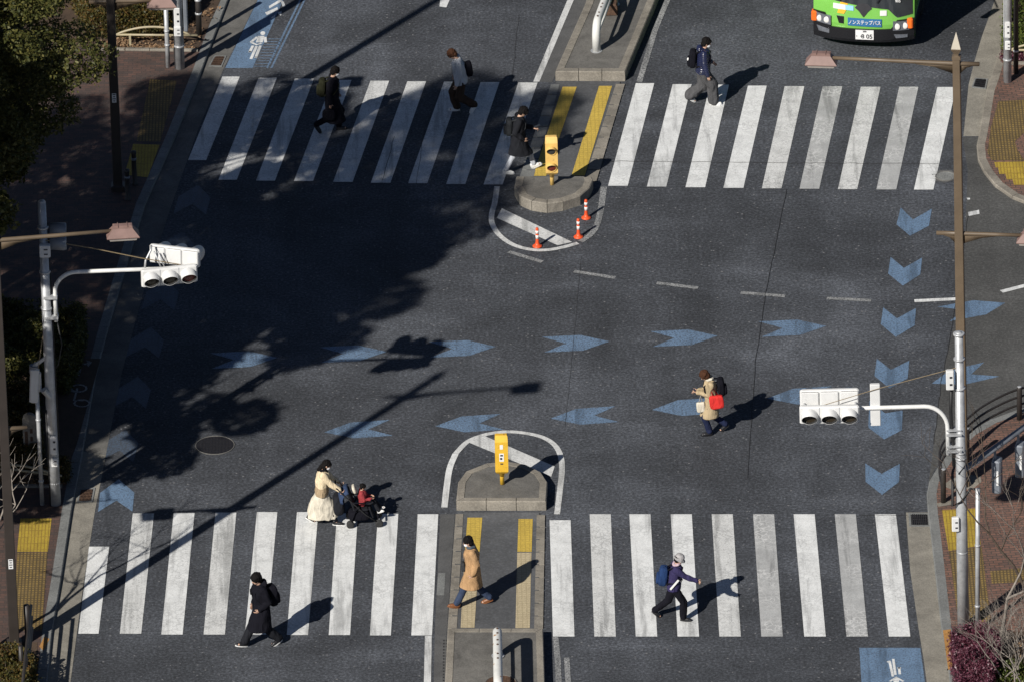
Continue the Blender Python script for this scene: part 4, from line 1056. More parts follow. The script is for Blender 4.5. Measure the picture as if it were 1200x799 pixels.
# bollards at upper left
for lab, c, h in (('black bollard leaning by the dark lamp post at upper left', (158, 216), 0.88), ('black bollard standing on the yellow tactile paving at upper left', (150, 234), 0.8)):
    p = G(*c, KZ); t = thing('bollard', lab, 'bollard', p)
    B = MB(); B.lathe([(0.08, 0), (0.08, 0.02), (0.06, 0.04), (0.055, h-0.1), (0.065, h-0.08), (0.065, h-0.02), (0.03, h)], 14); B.build('post', 'blackmetal', t, True)
    B = MB(); B.lathe([(0.05, h-0.24), (0.062, h-0.24), (0.062, h-0.18), (0.05, h-0.18)], 14); B.build('band', 'galv_d', t, True)

# tan hoop fences
def hoop_fence(label, pts, arches, z=KZ, h=0.30):
    P = [G(x, y, z) for x, y in pts]; b0 = P[0]; t = thing('hoop_fence', label, 'fence', b0); P = [p-b0 for p in P]
    B = MB(); B.tube([p+Vector((0, 0, h)) for p in P], 0.028, 8); B.build('rail', 'fence', t, True)
    for (u0, u1, rise) in arches:
        a, c = P[0].lerp(P[-1], u0), P[0].lerp(P[-1], u1)
        B = MB(); B.tube([a.lerp(c, k/16)+Vector((0, 0, h+rise*math.sin(math.pi*k/16)**0.8)) for k in range(17)], 0.028, 8); B.build('arch', 'fence', t, True)
        for u in (0.18, 0.82):
            p = a.lerp(c, u); B = MB(); B.box(p+Vector((0, 0, h/2)), (0.05, 0.05, h)); B.build('post', 'fence', t)
hoop_fence('low tan hoop fence in front of the hedge at upper left', [(137, 54), (232, 55)], [(0, 0.92, 0.22)])
hoop_fence('low tan hoop fence at the foot of the shaded hedge at left', [(-60, 563), (12, 563), (73, 571)], [(0.2, 0.95, 0.2)])
hoop_fence('low tan hoop fence at the right edge behind the grey pole', [(1184, 72), (1290, 73)], [(0.0, 0.9, 0.22)])

# ================================================================= BUS
def text_mesh(body, size, name, mat, parent, M, ext=0.003):
    c = bpy.data.curves.new('txt', 'FONT'); c.body = body; c.size = size; c.align_x = 'CENTER'; c.align_y = 'CENTER'; c.extrude = ext; c.offset = size*0.012
    o = bpy.data.objects.new('txt', c); COL.objects.link(o); dg = bpy.context.evaluated_depsgraph_get()
    me = bpy.data.meshes.new_from_object(o.evaluated_get(dg)); bpy.data.objects.remove(o, do_unlink=True); bpy.data.curves.remove(c)
    me.transform(M); me.materials.clear(); me.materials.append(MAT[mat]); me.name = name
    n = bpy.data.objects.new(name, me); COL.objects.link(n); n.parent = parent; return n
MAT['bus_green'] = plain('bus_green', (0.19, 0.50, 0.085), 0.25, 0, 0.03, 1, coat=0.5)
MAT['bus_black'] = plain('bus_black', (0.012, 0.012, 0.014), 0.25, 0, 0.1, 2, coat=0.4)
MAT['bus_blue'] = plain('bus_sign_blue', (0.035, 0.15, 0.33), 0.4, 0, 0.05)
MAT['glass_dark'] = plain('windscreen', (0.03, 0.035, 0.04), 0.06, 0, 0.1, 2)
MAT['headlamp'] = plain('headlamp', (0.30, 0.32, 0.36), 0.12, 0.6, 0.25, 14)
MAT['amber'] = plain('indicator_amber', (0.85, 0.16, 0.02), 0.25, 0, 0.05)
MAT['bus_yellow'] = plain('bus_yellow', (0.85, 0.45, 0.03), 0.35, 0, 0.03)
MAT['bus_lblue'] = plain('bus_pale_blue', (0.30, 0.60, 0.78), 0.35, 0, 0.03)
MAT['tyre'] = plain('tyre', (0.02, 0.02, 0.02), 0.8)
BX, BYW = G(1011, 62, 0), 2.45
bus = thing('city_bus', 'green and black city bus with white number plate entering at the top right', 'bus', BX, R(-8.5))
# front outline: plan curve y(x) (front faces -Y), body runs to +Y
def fy(x, z):
    u = x/(BYW/2); return 0.30*abs(u)**2.6 + 0.10*max(0, (z-1.0))*0.9 + (0.06 if z < 0.36 else 0)
def bus_shell(z0, z1_, mat, name, off=0.0, xa=-BYW/2, xb=BYW/2, parent=bus, nz=6, rear=10.2, back=True):
    B = MB(); nx = 28; vs = []; xs = [xa+(xb-xa)*i/nx for i in range(nx+1)]
    for k in range(nz+1):
        z = z0+(z1_-z0)*k/nz; ring = [(x, fy(x, z)-off, z) for x in xs]
        if back: ring += [(xb, rear, z), (xa, rear, z)]
        vs += ring
    m = nx+1+(2 if back else 0); fs = []
    for k in range(nz):
        for i in range(m if back else m-1):
            j = (i+1) % m; fs.append((k*m+i, k*m+j, (k+1)*m+j, (k+1)*m+i))
    if back: fs += [tuple(range(m-1, -1, -1)), tuple(nz*m+i for i in range(m))]
    B.add(vs, fs); return B.build(name, mat, parent, False)
body = bus_shell(0.30, 3.0, 'bus_green', 'body')
def front_panel(name, mat, poly, off, parent=body):
    """thin raised panel following the curved bus front; poly in (x, z)"""
    import mathutils
    from mathutils.geometry import tessellate_polygon
    # densify the outline so that it bends with the front
    B = MB(); n = len(poly); xs = [p[0] for p in poly]; x0, x1 = min(xs), max(xs); nx = max(2, int((x1-x0)/0.05)); vs = []; fs = []
    def zr(x):
        zz = []
        for i in range(n):
            a, b_ = poly[i], poly[(i+1) % n]
            if (a[0]-x)*(b_[0]-x) <= 0 and a[0] != b_[0]: zz.append(a[1]+(b_[1]-a[1])*(x-a[0])/(b_[0]-a[0]))
            elif a[0] == b_[0] == x: zz += [a[1], b_[1]]
        return min(zz), max(zz)
    for i in range(nx+1):
        x = x0+(x1-x0)*i/nx; x = min(max(x, x0+1e-6), x1-1e-6); lo, hi = zr(x)
        for k in range(5):
            z = lo+(hi-lo)*k/4; vs.append((x, fy(x, z)-off, z))
        for k in range(5):
            z = lo+(hi-lo)*k/4; vs.append((x, fy(x, z)+0.002, z))
    for i in range(nx):
        a, b_ = i*10, (i+1)*10
        for k in range(4): fs.append((a+k, b_+k, b_+k+1, a+k+1))
        fs.append((a+4, b_+4, b_+9, a+9)); fs.append((a, a+5, b_+5, b_))
    fs += [(0, 4, 9, 5), (nx*10, nx*10+5, nx*10+9, nx*10+4)]
    B.add(vs, fs); return B.build(name, mat, parent)
W2 = BYW/2
bumper = front_panel('bumper', 'bus_black', [(-W2, 0.27), (W2, 0.27), (W2, 0.86), (0.80, 0.86), (0.70, 0.64), (-0.80, 0.64), (-0.90, 0.98), (-W2, 0.98)], 0.03, bus)
front_panel('windscreen', 'glass_dark', [(-W2+0.04, 1.52), (-0.9, 1.36), (0.3, 1.20), (0.62, 1.16), (0.82, 0.93), (W2-0.04, 0.98), (W2-0.04, 2.7), (-W2+0.04, 2.7)], 0.012, bus)
for x, zc_, mt in ((-0.97, 0.80, 'headlamp'), (0.92, 0.70, 'headlamp')):
    h = front_panel('headlight', mt, [(x-0.19, zc_-0.10), (x+0.19, zc_-0.12), (x+0.19, zc_+0.12), (x-0.19, zc_+0.14)], 0.042, bus)
    for dx in (-0.09, 0.09):
        B = MB(); B.ell((x+dx, fy(x+dx, zc_)-0.045, zc_), (0.075, 0.02, 0.085)); B.build('lamp_bulb', 'refl', h, True)
    front_panel('fog_light', 'headlamp', [(x-0.13, zc_-0.34), (x+0.15, zc_-0.34), (x+0.15, zc_-0.24), (x-0.17, zc_-0.20)], 0.040, bus)
for x in (-W2+0.03, W2-0.10):
    B = MB(); B.bbox((x, fy(x, 0.8)+0.02, 0.82 if x < 0 else 0.74), (0.15, 0.22, 0.27), 0.03); B.build('indicator', 'amber', bus)
pl = front_panel('number_plate', 'paper', [(-0.17, 0.37), (0.27, 0.37), (0.27, 0.62), (-0.17, 0.62)], 0.045, bus)
MX = lambda x, z, off: Matrix.Translation((x, fy(x, z)-off, z)) @ Matrix.Rotation(R(90), 4, 'X')
text_mesh('8 05', 0.155, 'plate_number', 'ink', pl, MX(0.105, 0.455, 0.052)); text_mesh('・・', 0.10, 'plate_dots', 'ink', pl, MX(-0.09, 0.455, 0.052)); text_mesh('200', 0.06, 'plate_top_line', 'ink', pl, MX(0.05, 0.59, 0.052))
sg = front_panel('blue_sign', 'bus_blue', [(-0.36, 0.72), (0.46, 0.70), (0.46, 0.90), (-0.36, 0.92)], 0.02, bus)
text_mesh('ノンステップバス', 0.125, 'sign_text', 'paper', sg, MX(0.05, 0.81, 0.028) @ Matrix.Scale(0.80, 4, (1, 0, 0)))
front_panel('yellow_stripe', 'bus_yellow', [(-0.62, 1.02), (-0.42, 1.01), (-0.34, 1.38), (-0.52, 1.39)], 0.010, bus)
front_panel('white_label', 'paper', [(-0.72, 1.13), (-0.42, 1.12), (-0.42, 1.25), (-0.72, 1.26)], 0.016, bus); front_panel('pale_blue_label', 'bus_lblue', [(-0.418, 1.12), (-0.22, 1.11), (-0.22, 1.23), (-0.418, 1.245)], 0.016, bus)
em = front_panel('emblem', 'ink', [(-0.19, 1.19), (-0.10, 1.12), (0.02, 0.95), (0.14, 1.11), (0.23, 1.18), (0.13, 1.30), (-0.09, 1.31)], 0.014, bus)
front_panel('small_label', 'paper', [(0.42, 1.00), (0.58, 1.00), (0.58, 1.13), (0.42, 1.13)], 0.014, bus)
front_panel('vent', 'bus_black', [(-0.62, 0.76), (-0.46, 0.75), (-0.46, 0.94), (-0.64, 0.95)], 0.014, bus)
wn = text_mesh('B805', 0.09, 'fleet_number', 'paper', bus, MX(0.82, 1.36, 0.02))
B = MB()
for a in (-0.55, 0.35):
    B.tube([(a, fy(a, 1.3)-0.04, 1.34), (a+0.25, fy(a, 1.6)-0.03, 1.7), (a+0.5, fy(a+.5, 2.1)-0.03, 2.15)], 0.014, 6)
B.build('wiper', 'bus_black', bus)
for y in (2.3, 7.3):
    for s in (-1, 1):
        B = MB(); B.lathe([(0.30, -0.14), (0.46, -0.13), (0.485, -0.08), (0.485, 0.08), (0.46, 0.13), (0.30, 0.14)], 26, c=(s*(W2-0.13), y, 0.485), rot=roty(R(90))); wh = B.build('wheel', 'tyre', bus, True)
        B = MB(); B.lathe([(0.28, 0.0), (0.28, 0.06), (0.12, 0.03), (0.10, 0.08), (0.02, 0.08)], 18, c=(s*(W2-0.06), y, 0.485), rot=roty(R(90*s))); B.build('rim', 'galv', wh, True)
for s in (-1, 1):
    B = MB(); B.box((s*(W2+0.004), 5.3, 1.95), (0.02, 9.2, 1.05)); B.build('side_window', 'glass_dark', bus)
    B = MB(); B.box((s*(W2+0.006), 5.2, 0.56), (0.02, 9.6, 0.4)); B.build('skirt', 'bus_black', bus)
    B = MB(); B.tube([(s*W2, 0.3, 2.4), (s*(W2+0.22), -0.1, 2.3)], 0.02, 6); B.bbox((s*(W2+0.24), -0.12, 2.05), (0.2, 0.08, 0.42), 0.03); B.build('mirror', 'bus_black', bus)

# ================================================================= VEGETATION
def tree(label, base, H, h0, rad, nleaf, seed, lsize=0.085, lean=(0, 0), group='evergreen trees along the left pavement', lobes=46):
    rs = random.Random(seed); np.random.seed(seed)
    t = thing('evergreen_tree', label, 'tree', base, 0, group)
    B = MB(); tips = []
    B.tube([(0, 0, 0), (0.05, 0.03, H*0.25), (lean[0]*0.5, lean[1]*0.5, H*0.55), (lean[0], lean[1], H*0.92)], [0.26, 0.2, 0.13, 0.03], 12)
    for k in range(16):
        a = rs.uniform(0, 6.28); z = rs.uniform(h0*0.8, H*0.8); q = (z-h0)/(H-h0); L = rad*(0.95-0.5*max(q, 0))*rs.uniform(0.6, 0.95)
        p0 = Vector((lean[0]*z/H, lean[1]*z/H, z)); p2 = p0+Vector((math.cos(a)*L, math.sin(a)*L, L*0.5)); p1 = p0.lerp(p2, 0.5)+Vector((0, 0, -0.12*L))
        B.tube([p0, p1, p2], [0.07, 0.045, 0.012], 6)
        for j in range(3):
            d = Vector((rs.uniform(-1, 1), rs.uniform(-1, 1), rs.uniform(0, 1)))*0.9; m = p1.lerp(p2, rs.uniform(0.2, 0.9)); B.tube([m, m+d], [0.025, 0.006], 5)
    B.build('trunk', 'bark', t, True)
    P = []; cz = (H+h0)/2; hz = (H-h0)/2
    cl = []
    for k in range(lobes):
        a = rs.uniform(0, 6.283); u = rs.uniform(-0.95, 0.98); rr = math.sqrt(max(0, 1-abs(u)**2.4))*rs.uniform(0.45, 1.0)
        cl.append((Vector((lean[0]*0.8+math.cos(a)*rr*rad*0.86, lean[1]*0.8+math.sin(a)*rr*rad*0.86, cz+u*hz*0.92)), rs.uniform(0.42, 0.92)*rad/3.2))
    tot = sum(r**2 for _, r in cl)
    for c, r in cl:
        n = int(nleaf*r*r/tot); g = np.random.normal(size=(n, 3)); g /= np.linalg.norm(g, axis=1)[:, None]
        g[:, 2] = np.where(g[:, 2] < -0.3, g[:, 2]*0.5, g[:, 2])
        # bumpy lumps on the lobe surface so that it breaks into sprays
        ph = np.sin(g[:, 0]*9+c.x*3)*np.sin(g[:, 1]*9+c.y*5)*np.sin(g[:, 2]*8+c.z*2)
        rad_ = r*(0.72+0.38*np.random.random(n)**0.6+0.22*ph); keep = np.random.random(n) < (0.72+0.5*ph)
        P.append((np.array(c)+g*rad_[:, None]*np.array([1.05, 1.05, 0.8]))[keep])
    leaves('crown', 'leaf', np.concatenate(P), lsize, t, 0.35)
    return t
def px_base(x, y): return G(x, y, KZ)
tree('evergreen tree behind the tall one on the left pavement, low crown in shade', px_base(-30, 350), 9.0, 2.4, 2.6, 80000, 3, 0.11)
tree('tall evergreen tree whose olive crown fills the upper left corner', px_base(-56, 524), 15.4, 6.2, 3.5, 260000, 5, 0.095, lobes=80)
tree('evergreen tree beyond the left edge between its neighbours, shading the left lane arrows', px_base(-108, 612), 12.8, 4.3, 2.7, 80000, 41, 0.15)
tree('evergreen tree beyond the left edge, its shade darkening the left lane', px_base(-178, 690), 13.5, 3.2, 2.85, 80000, 8, 0.15)
tree('evergreen tree of the second row beyond the left edge, above the signal pole', px_base(-335, 552), 11.5, 3.0, 3.3, 60000, 31, 0.13)
tree('evergreen tree of the second row beyond the left edge, level with the lamp post', px_base(-262, 405), 12.2, 2.5, 3.2, 60000, 32, 0.13)
tree('evergreen tree of the second row beyond the left edge, lowest of its row', px_base(-400, 690), 12.0, 3.0, 3.2, 50000, 33, 0.14)

def leafbox(name, label, cat, pts, h, mat, n, seed, lsize=0.07, z=KZ, stem='bark', group=None, rough=0.16, core=True):
    """clipped hedge or shrub over an outline given on the ground"""
    rs = np.random.RandomState(seed); P = [G(x, y, z) for x, y in pts]; c = sum(P, Vector())/len(P); t = thing(name, label, cat, c, 0, group)
    Q = np.array([[p.x-c.x, p.y-c.y] for p in P]); mn, mx = Q.min(0), Q.max(0)
    def inside(p):
        x, y = p[:, 0], p[:, 1]; r = np.zeros(len(p), bool); m = len(Q)
        for i in range(m):
            (x1, y1), (x2, y2) = Q[i], Q[(i+1) % m]
            cnd = ((y1 > y) != (y2 > y)); xx = (x2-x1)*(y-y1)/((y2-y1) if y2 != y1 else 1e-9)+x1; r ^= cnd & (x < xx)
        return r
    p = rs.uniform(mn, mx, (n*3, 2)); p = p[inside(p)][:n]
    top = h*(0.80+0.2*np.sin(p[:, 0]*3.1+seed)*np.sin(p[:, 1]*2.3+seed*2))+0.10*np.sin(p[:, 0]*9)*np.sin(p[:, 1]*8)
    zz = top-np.abs(rs.normal(size=len(p)))*rough
    # leaves down the sides
    k = n//2; e = rs.randint(0, len(Q), k); u = rs.random_sample(k); a = Q[e]; b_ = Q[(e+1) % len(Q)]; s = a+(b_-a)*u[:, None]+rs.normal(size=(k, 2))*0.05
    zs = rs.uniform(0.03, 1, k)*h*0.9
    V = np.concatenate([np.column_stack([p, zz]), np.column_stack([s, zs])]); V[:, 2] = np.maximum(V[:, 2], 0.03)
    leaves('foliage', mat, V, lsize, t, 0.3)
    B = MB(); r2 = random.Random(seed)
    for i in range(max(8, n//900)):
        q = Q.mean(0)+(Q[r2.randrange(len(Q))]-Q.mean(0))*r2.uniform(0.1, 0.8); q2 = q+np.array([r2.uniform(-.2, .2), r2.uniform(-.2, .2)])
        B.tube([(q[0], q[1], 0), (q2[0], q2[1], h*0.8)], [0.02, 0.008], 5)
    B.build('stem', stem, t)
    return t
sheet('upper_left_bed', 'soil', [(118, 55), (232, 57), (268, -20), (-60, -20), (-60, 55)], KZ+0.006)
sheet('left_bed', 'soil', [(-200, 566), (73, 566), (90, 520), (104, 470), (118, 420), (-200, 420)], KZ+0.006)
sheet('upper_right_bed', 'soil', [(1177, 72), (1300, 72), (1300, -40), (1196, -40), (1184, 25)], KZ+0.006)
sheet('lower_left_bed', 'soil', [(-100, 752), (44, 752), (40, 860), (-100, 860)], KZ+0.006)
sheet('lower_right_bed', 'soil', [(1124, 742), (1300, 735), (1300, 870), (1132, 870)], KZ+0.006)
kerbrow('upper_left_bed_edging', [(118, 57.5), (232, 59)], 0.1, KZ+0.05, 'kerb_tan', 1, z0=KZ)
kerbrow('left_bed_edging', [(-100, 569), (73, 569)], 0.1, KZ+0.05, 'kerb_tan', 1, z0=KZ)
kerbrow('upper_right_bed_edging', [(1176, 74), (1300, 75)], 0.1, KZ+0.05, 'kerb_tan', 1, z0=KZ)
leafbox('hedge', 'olive brown hedge behind the tan hoop fence at upper left', 'hedge', [(105, 45), (195, 45), (215, 20), (232, -40), (60, -40)], 0.85, 'leaf_h', 26000, 11, 0.07)
leafbox('hedge', 'orange tinged hedge at left behind the thin grey poles', 'hedge', [(-40, 552), (44, 552), (48, 540), (42, 480), (-40, 470)], 0.75, 'leaf_h', 16000, 12, 0.07)
leafbox('hedge', 'dark hedge in deep shade at the left edge above the grey poles', 'hedge', [(-60, 462), (78, 462), (92, 430), (98, 395), (-60, 385)], 1.0, 'leaf', 22000, 13, 0.08)
leafbox('shrub', 'small rusty orange shrub at the foot of the left traffic signal', 'shrub', [(60, 566), (78, 566), (80, 558), (76, 551), (62, 552)], 0.42, 'leaf_h', 2600, 14, 0.06)
leafbox('shrub', 'green shrub in the lower left corner around the lamp post foot', 'shrub', [(-60, 800), (16, 783), (40, 800), (42, 870), (-60, 870)], 0.75, 'leaf_h', 16000, 15, 0.07)
leafbox('hedge', 'bright green hedge behind the grey pole at the upper right edge', 'hedge', [(1178, 66), (1300, 66), (1300, -40), (1192, -40), (1181, 20)], 0.6, 'leaf_g', 14000, 16, 0.07)
leafbox('shrub', 'low dark red shrub below the green hedge at the upper right edge', 'shrub', [(1176, 73), (1200, 73), (1200, 68), (1177, 67)], 0.2, 'leaf_p', 1800, 17, 0.05)
leafbox('shrub', 'dark purple leaved shrub at the foot of the two grey poles at lower right', 'shrub', [(1117, 762), (1138, 755), (1160, 757), (1170, 775), (1163, 800), (1158, 830), (1127, 830), (1118, 790)], 0.62, 'leaf_p', 15000, 18, 0.055)
leafbox('shrub', 'low yellow green shrub beside the purple shrub in the lower right corner', 'shrub', [(1152, 812), (1185, 786), (1240, 786), (1240, 850), (1145, 850)], 0.35, 'leaf_g', 6000, 19, 0.06)
# dead leaves on the beds: uncountable
V = []
for poly, n in (([(125, 56), (232, 56), (258, 10), (225, 30), (125, 50)], 1300), ([(0, 566), (75, 566), (84, 540), (0, 555)], 700), ([(1177, 72), (1200, 72), (1200, 55), (1180, 55)], 200), ([(1150, 799), (1200, 799), (1200, 750), (1160, 770)], 500)):
    P = [G(x, y, KZ+0.03) for x, y in poly]
    for k in range(n):
        i, j = random.randrange(len(P)), random.randrange(len(P)); a, b_ = random.random(), random.random(); p = P[i].lerp(P[j], a).lerp(P[0], b_*0.6)
        V.append((p.x+random.gauss(0, .05), p.y+random.gauss(0, .05), p.z+random.uniform(0, .02)))
o = leaves('leaf_litter', 'litter', np.array(V), 0.085, None, 1.5); o['kind'] = 'stuff'

def bare_tree(label, base, spec, seed, mat='bark_pale', name='bare_tree', spread=0.55, tr=0.05, levels=5, bend=None, cat='bare tree'):
    rs = random.Random(seed); t = thing(name, label, cat, base); B = MB(); Bt = MB()
    def grow(p, d, L, r, lv):
        q = p; pts = [p]; n = 3; dd = d
        for k in range(n):
            dd = (dd+Vector((rs.gauss(0, .13), rs.gauss(0, .13), rs.gauss(0, .08)+0.03))).normalized(); q = q+dd*L/n; pts.append(q)
        (B if lv >= 3 else Bt).tube(pts, [r*(1-0.45*k/n) for k in range(n+1)], 7 if lv > 3 else 4, caps=False)
        if lv == 0: return
        for k in range(rs.choice((2, 3, 3))):
            nd = (dd+Vector((rs.gauss(0, spread), rs.gauss(0, spread), rs.gauss(0.12, spread*0.6)))).normalized()
            grow(pts[-1] if k < 2 else pts[2], nd, L*rs.uniform(0.6, 0.85), r*0.55 if k else r*0.62, lv-1)
    for (off, d, L, r) in spec: grow(Vector(off), Vector(d).normalized(), L, r, levels)
    B.build('trunk', mat, t, True); Bt.build('crown', mat, t, True); return t
bare_tree('leafless pale tree reaching in from the left edge below the grey poles', G(-28, 772, KZ), [((0, 0, 0), (0.12, 0.05, 1), 1.6, 0.08)], 21)
bare_tree('leafless young tree with pale curving branches at lower right beside the brick paving', G(1169, 762, KZ), [((0, 0, 0), (-0.10, 0, 1), 1.5, 0.052)], 23, spread=0.42)
bare_tree('tangle of grey leafless twigs in the lower right corner', G(1188, 800, KZ), [((random.uniform(-.35, .35), random.uniform(-.5, .5), 0), (random.uniform(-.4, .4), random.uniform(-.4, .4), 1), 0.75, 0.022) for k in range(12)], 25, name='bare_shrub', cat='bare shrub', levels=4, spread=0.5)
bare_tree('leafless brown tree at the right edge above the twig tangle', G(1212, 770, KZ), [((0, 0, 0), (0.0, 0.2, 1), 1.7, 0.06)], 27, 'bark')

# ================================================================= PEOPLE
SKIN = plain('skin', (0.50, 0.31, 0.22), 0.55, 0, 0.05)
MAT['skin'] = SKIN
MAT['hair'] = plain('black_hair', (0.007, 0.006, 0.006), 0.8, 0, 0.3, 30, 0.3, 60, spec=0.12)
MAT['hair_b'] = plain('brown_hair', (0.06, 0.026, 0.014), 0.8, 0, 0.3, 30, 0.3, 60, spec=0.12)
MAT['mask'] = plain('face_mask', (0.80, 0.80, 0.80), 0.7, 0, 0.04)
MAT['eye'] = plain('eye', (0.02, 0.015, 0.012), 0.2)
def C_(name, *a, **k): MAT[name] = cloth(name, *a, **k); return name
for nm, c in dict(c_black=(0.007, 0.007, 0.011), c_navy=(0.016, 0.022, 0.055), c_white=(0.50, 0.515, 0.54), c_brown=(0.055, 0.036, 0.026), c_grey=(0.075, 0.075, 0.078),
                  c_light=(0.44, 0.46, 0.50), c_camel=(0.40, 0.245, 0.125), c_denim=(0.035, 0.05, 0.09), c_beige=(0.40, 0.315, 0.195), c_fleece=(0.68, 0.56, 0.38), c_taupe=(0.36, 0.27, 0.17),
                  c_cream=(0.60, 0.55, 0.45), c_purple=(0.036, 0.030, 0.085), c_hat=(0.34, 0.33, 0.33), c_red=(0.58, 0.035, 0.03), c_dkred=(0.30, 0.045, 0.05), c_blue=(0.018, 0.042, 0.12),
                  c_canopy=(0.035, 0.055, 0.11), c_olive=(0.018, 0.019, 0.010), c_dgrey=(0.035, 0.038, 0.042), c_scarf=(0.07, 0.09, 0.11), c_pink=(0.48, 0.36, 0.40), c_char=(0.015, 0.016, 0.020)).items():
    C_(nm, c, var=0.12 if nm in ('c_black',) else 0.2)
MAT['puffer'] = plain('puffer_nylon', (0.014, 0.018, 0.05), 0.28, 0, 0.2, 8)
MAT['shoe_w'] = plain('shoe_white', (0.72, 0.72, 0.70), 0.5, 0, 0.06)
MAT['shoe_b'] = plain('shoe_brown', (0.19, 0.075, 0.03), 0.4, 0, 0.12)
MAT['shoe_k'] = plain('shoe_black', (0.014, 0.014, 0.016), 0.4, 0, 0.12)
MAT['shoe_g'] = plain('shoe_grey_blue', (0.30, 0.33, 0.40), 0.5, 0, 0.1)
MAT['phone'] = plain('phone', (0.02, 0.02, 0.022), 0.15)
MAT['glasses'] = plain('glasses', (0.03, 0.02, 0.02), 0.3)

V3 = Vector
def ik(a, b, l1, l2, pole):
    """middle joint of a two-bone limb from a to b, bending towards pole"""
    d = b-a; D = d.length; n = d.normalized()
    if D > l1+l2-0.002: return a+n*D*l1/(l1+l2)
    x = (l1*l1-l2*l2+D*D)/(2*D); h = math.sqrt(max(0, l1*l1-x*x)); p = (pole-n*pole.dot(n)); p.normalize()
    return a+n*x+p*h
def hand(B, w, d, palm, side, curl=0.5, s=1.0):
    """palm, four unequal bent fingers and a thumb; d points along the forearm, palm is the palm normal"""
    d = d.normalized(); palm = (palm-d*palm.dot(d)).normalized(); ac = d.cross(palm)*side
    pe = w+d*0.085*s
    for k in (-1.2, -0.4, 0.4, 1.2): B.cap(w+d*0.01+ac*k*0.010*s, pe+ac*k*0.019*s, 0.017*s, 0.0125*s, 8)
    for k, L in ((-1.5, 0.066), (-0.5, 0.076), (0.5, 0.072), (1.5, 0.056)):
        p = pe+ac*k*0.0185*s; dd = d
        for j, q in enumerate((0.45, 0.32, 0.23)):
            dd = (dd*math.cos(curl*0.7)+palm*math.sin(curl*0.7)).normalized(); nd = dd-palm*0; p2 = p+dd*L*q*1.3*s
            B.cap(p, p2, (0.0095-0.0008*j)*s, (0.009-0.0008*j)*s, 7); p = p2; palm_ = palm
            palm = (palm-dd*palm.dot(dd)).normalized()
        palm = (palm-d*palm.dot(d)).normalized() if abs(palm.dot(d)) < 0.98 else palm
    t0 = w+d*0.03*s-ac*0.024*s; td = (d*0.6-ac*0.75+palm*0.25).normalized(); t1 = t0+td*0.04*s; t2 = t1+(td+d*0.8+palm*curl*0.6).normalized()*0.032*s
    B.cap(t0, t1, 0.013*s, 0.011*s, 8); B.cap(t1, t2, 0.011*s, 0.009*s, 8)

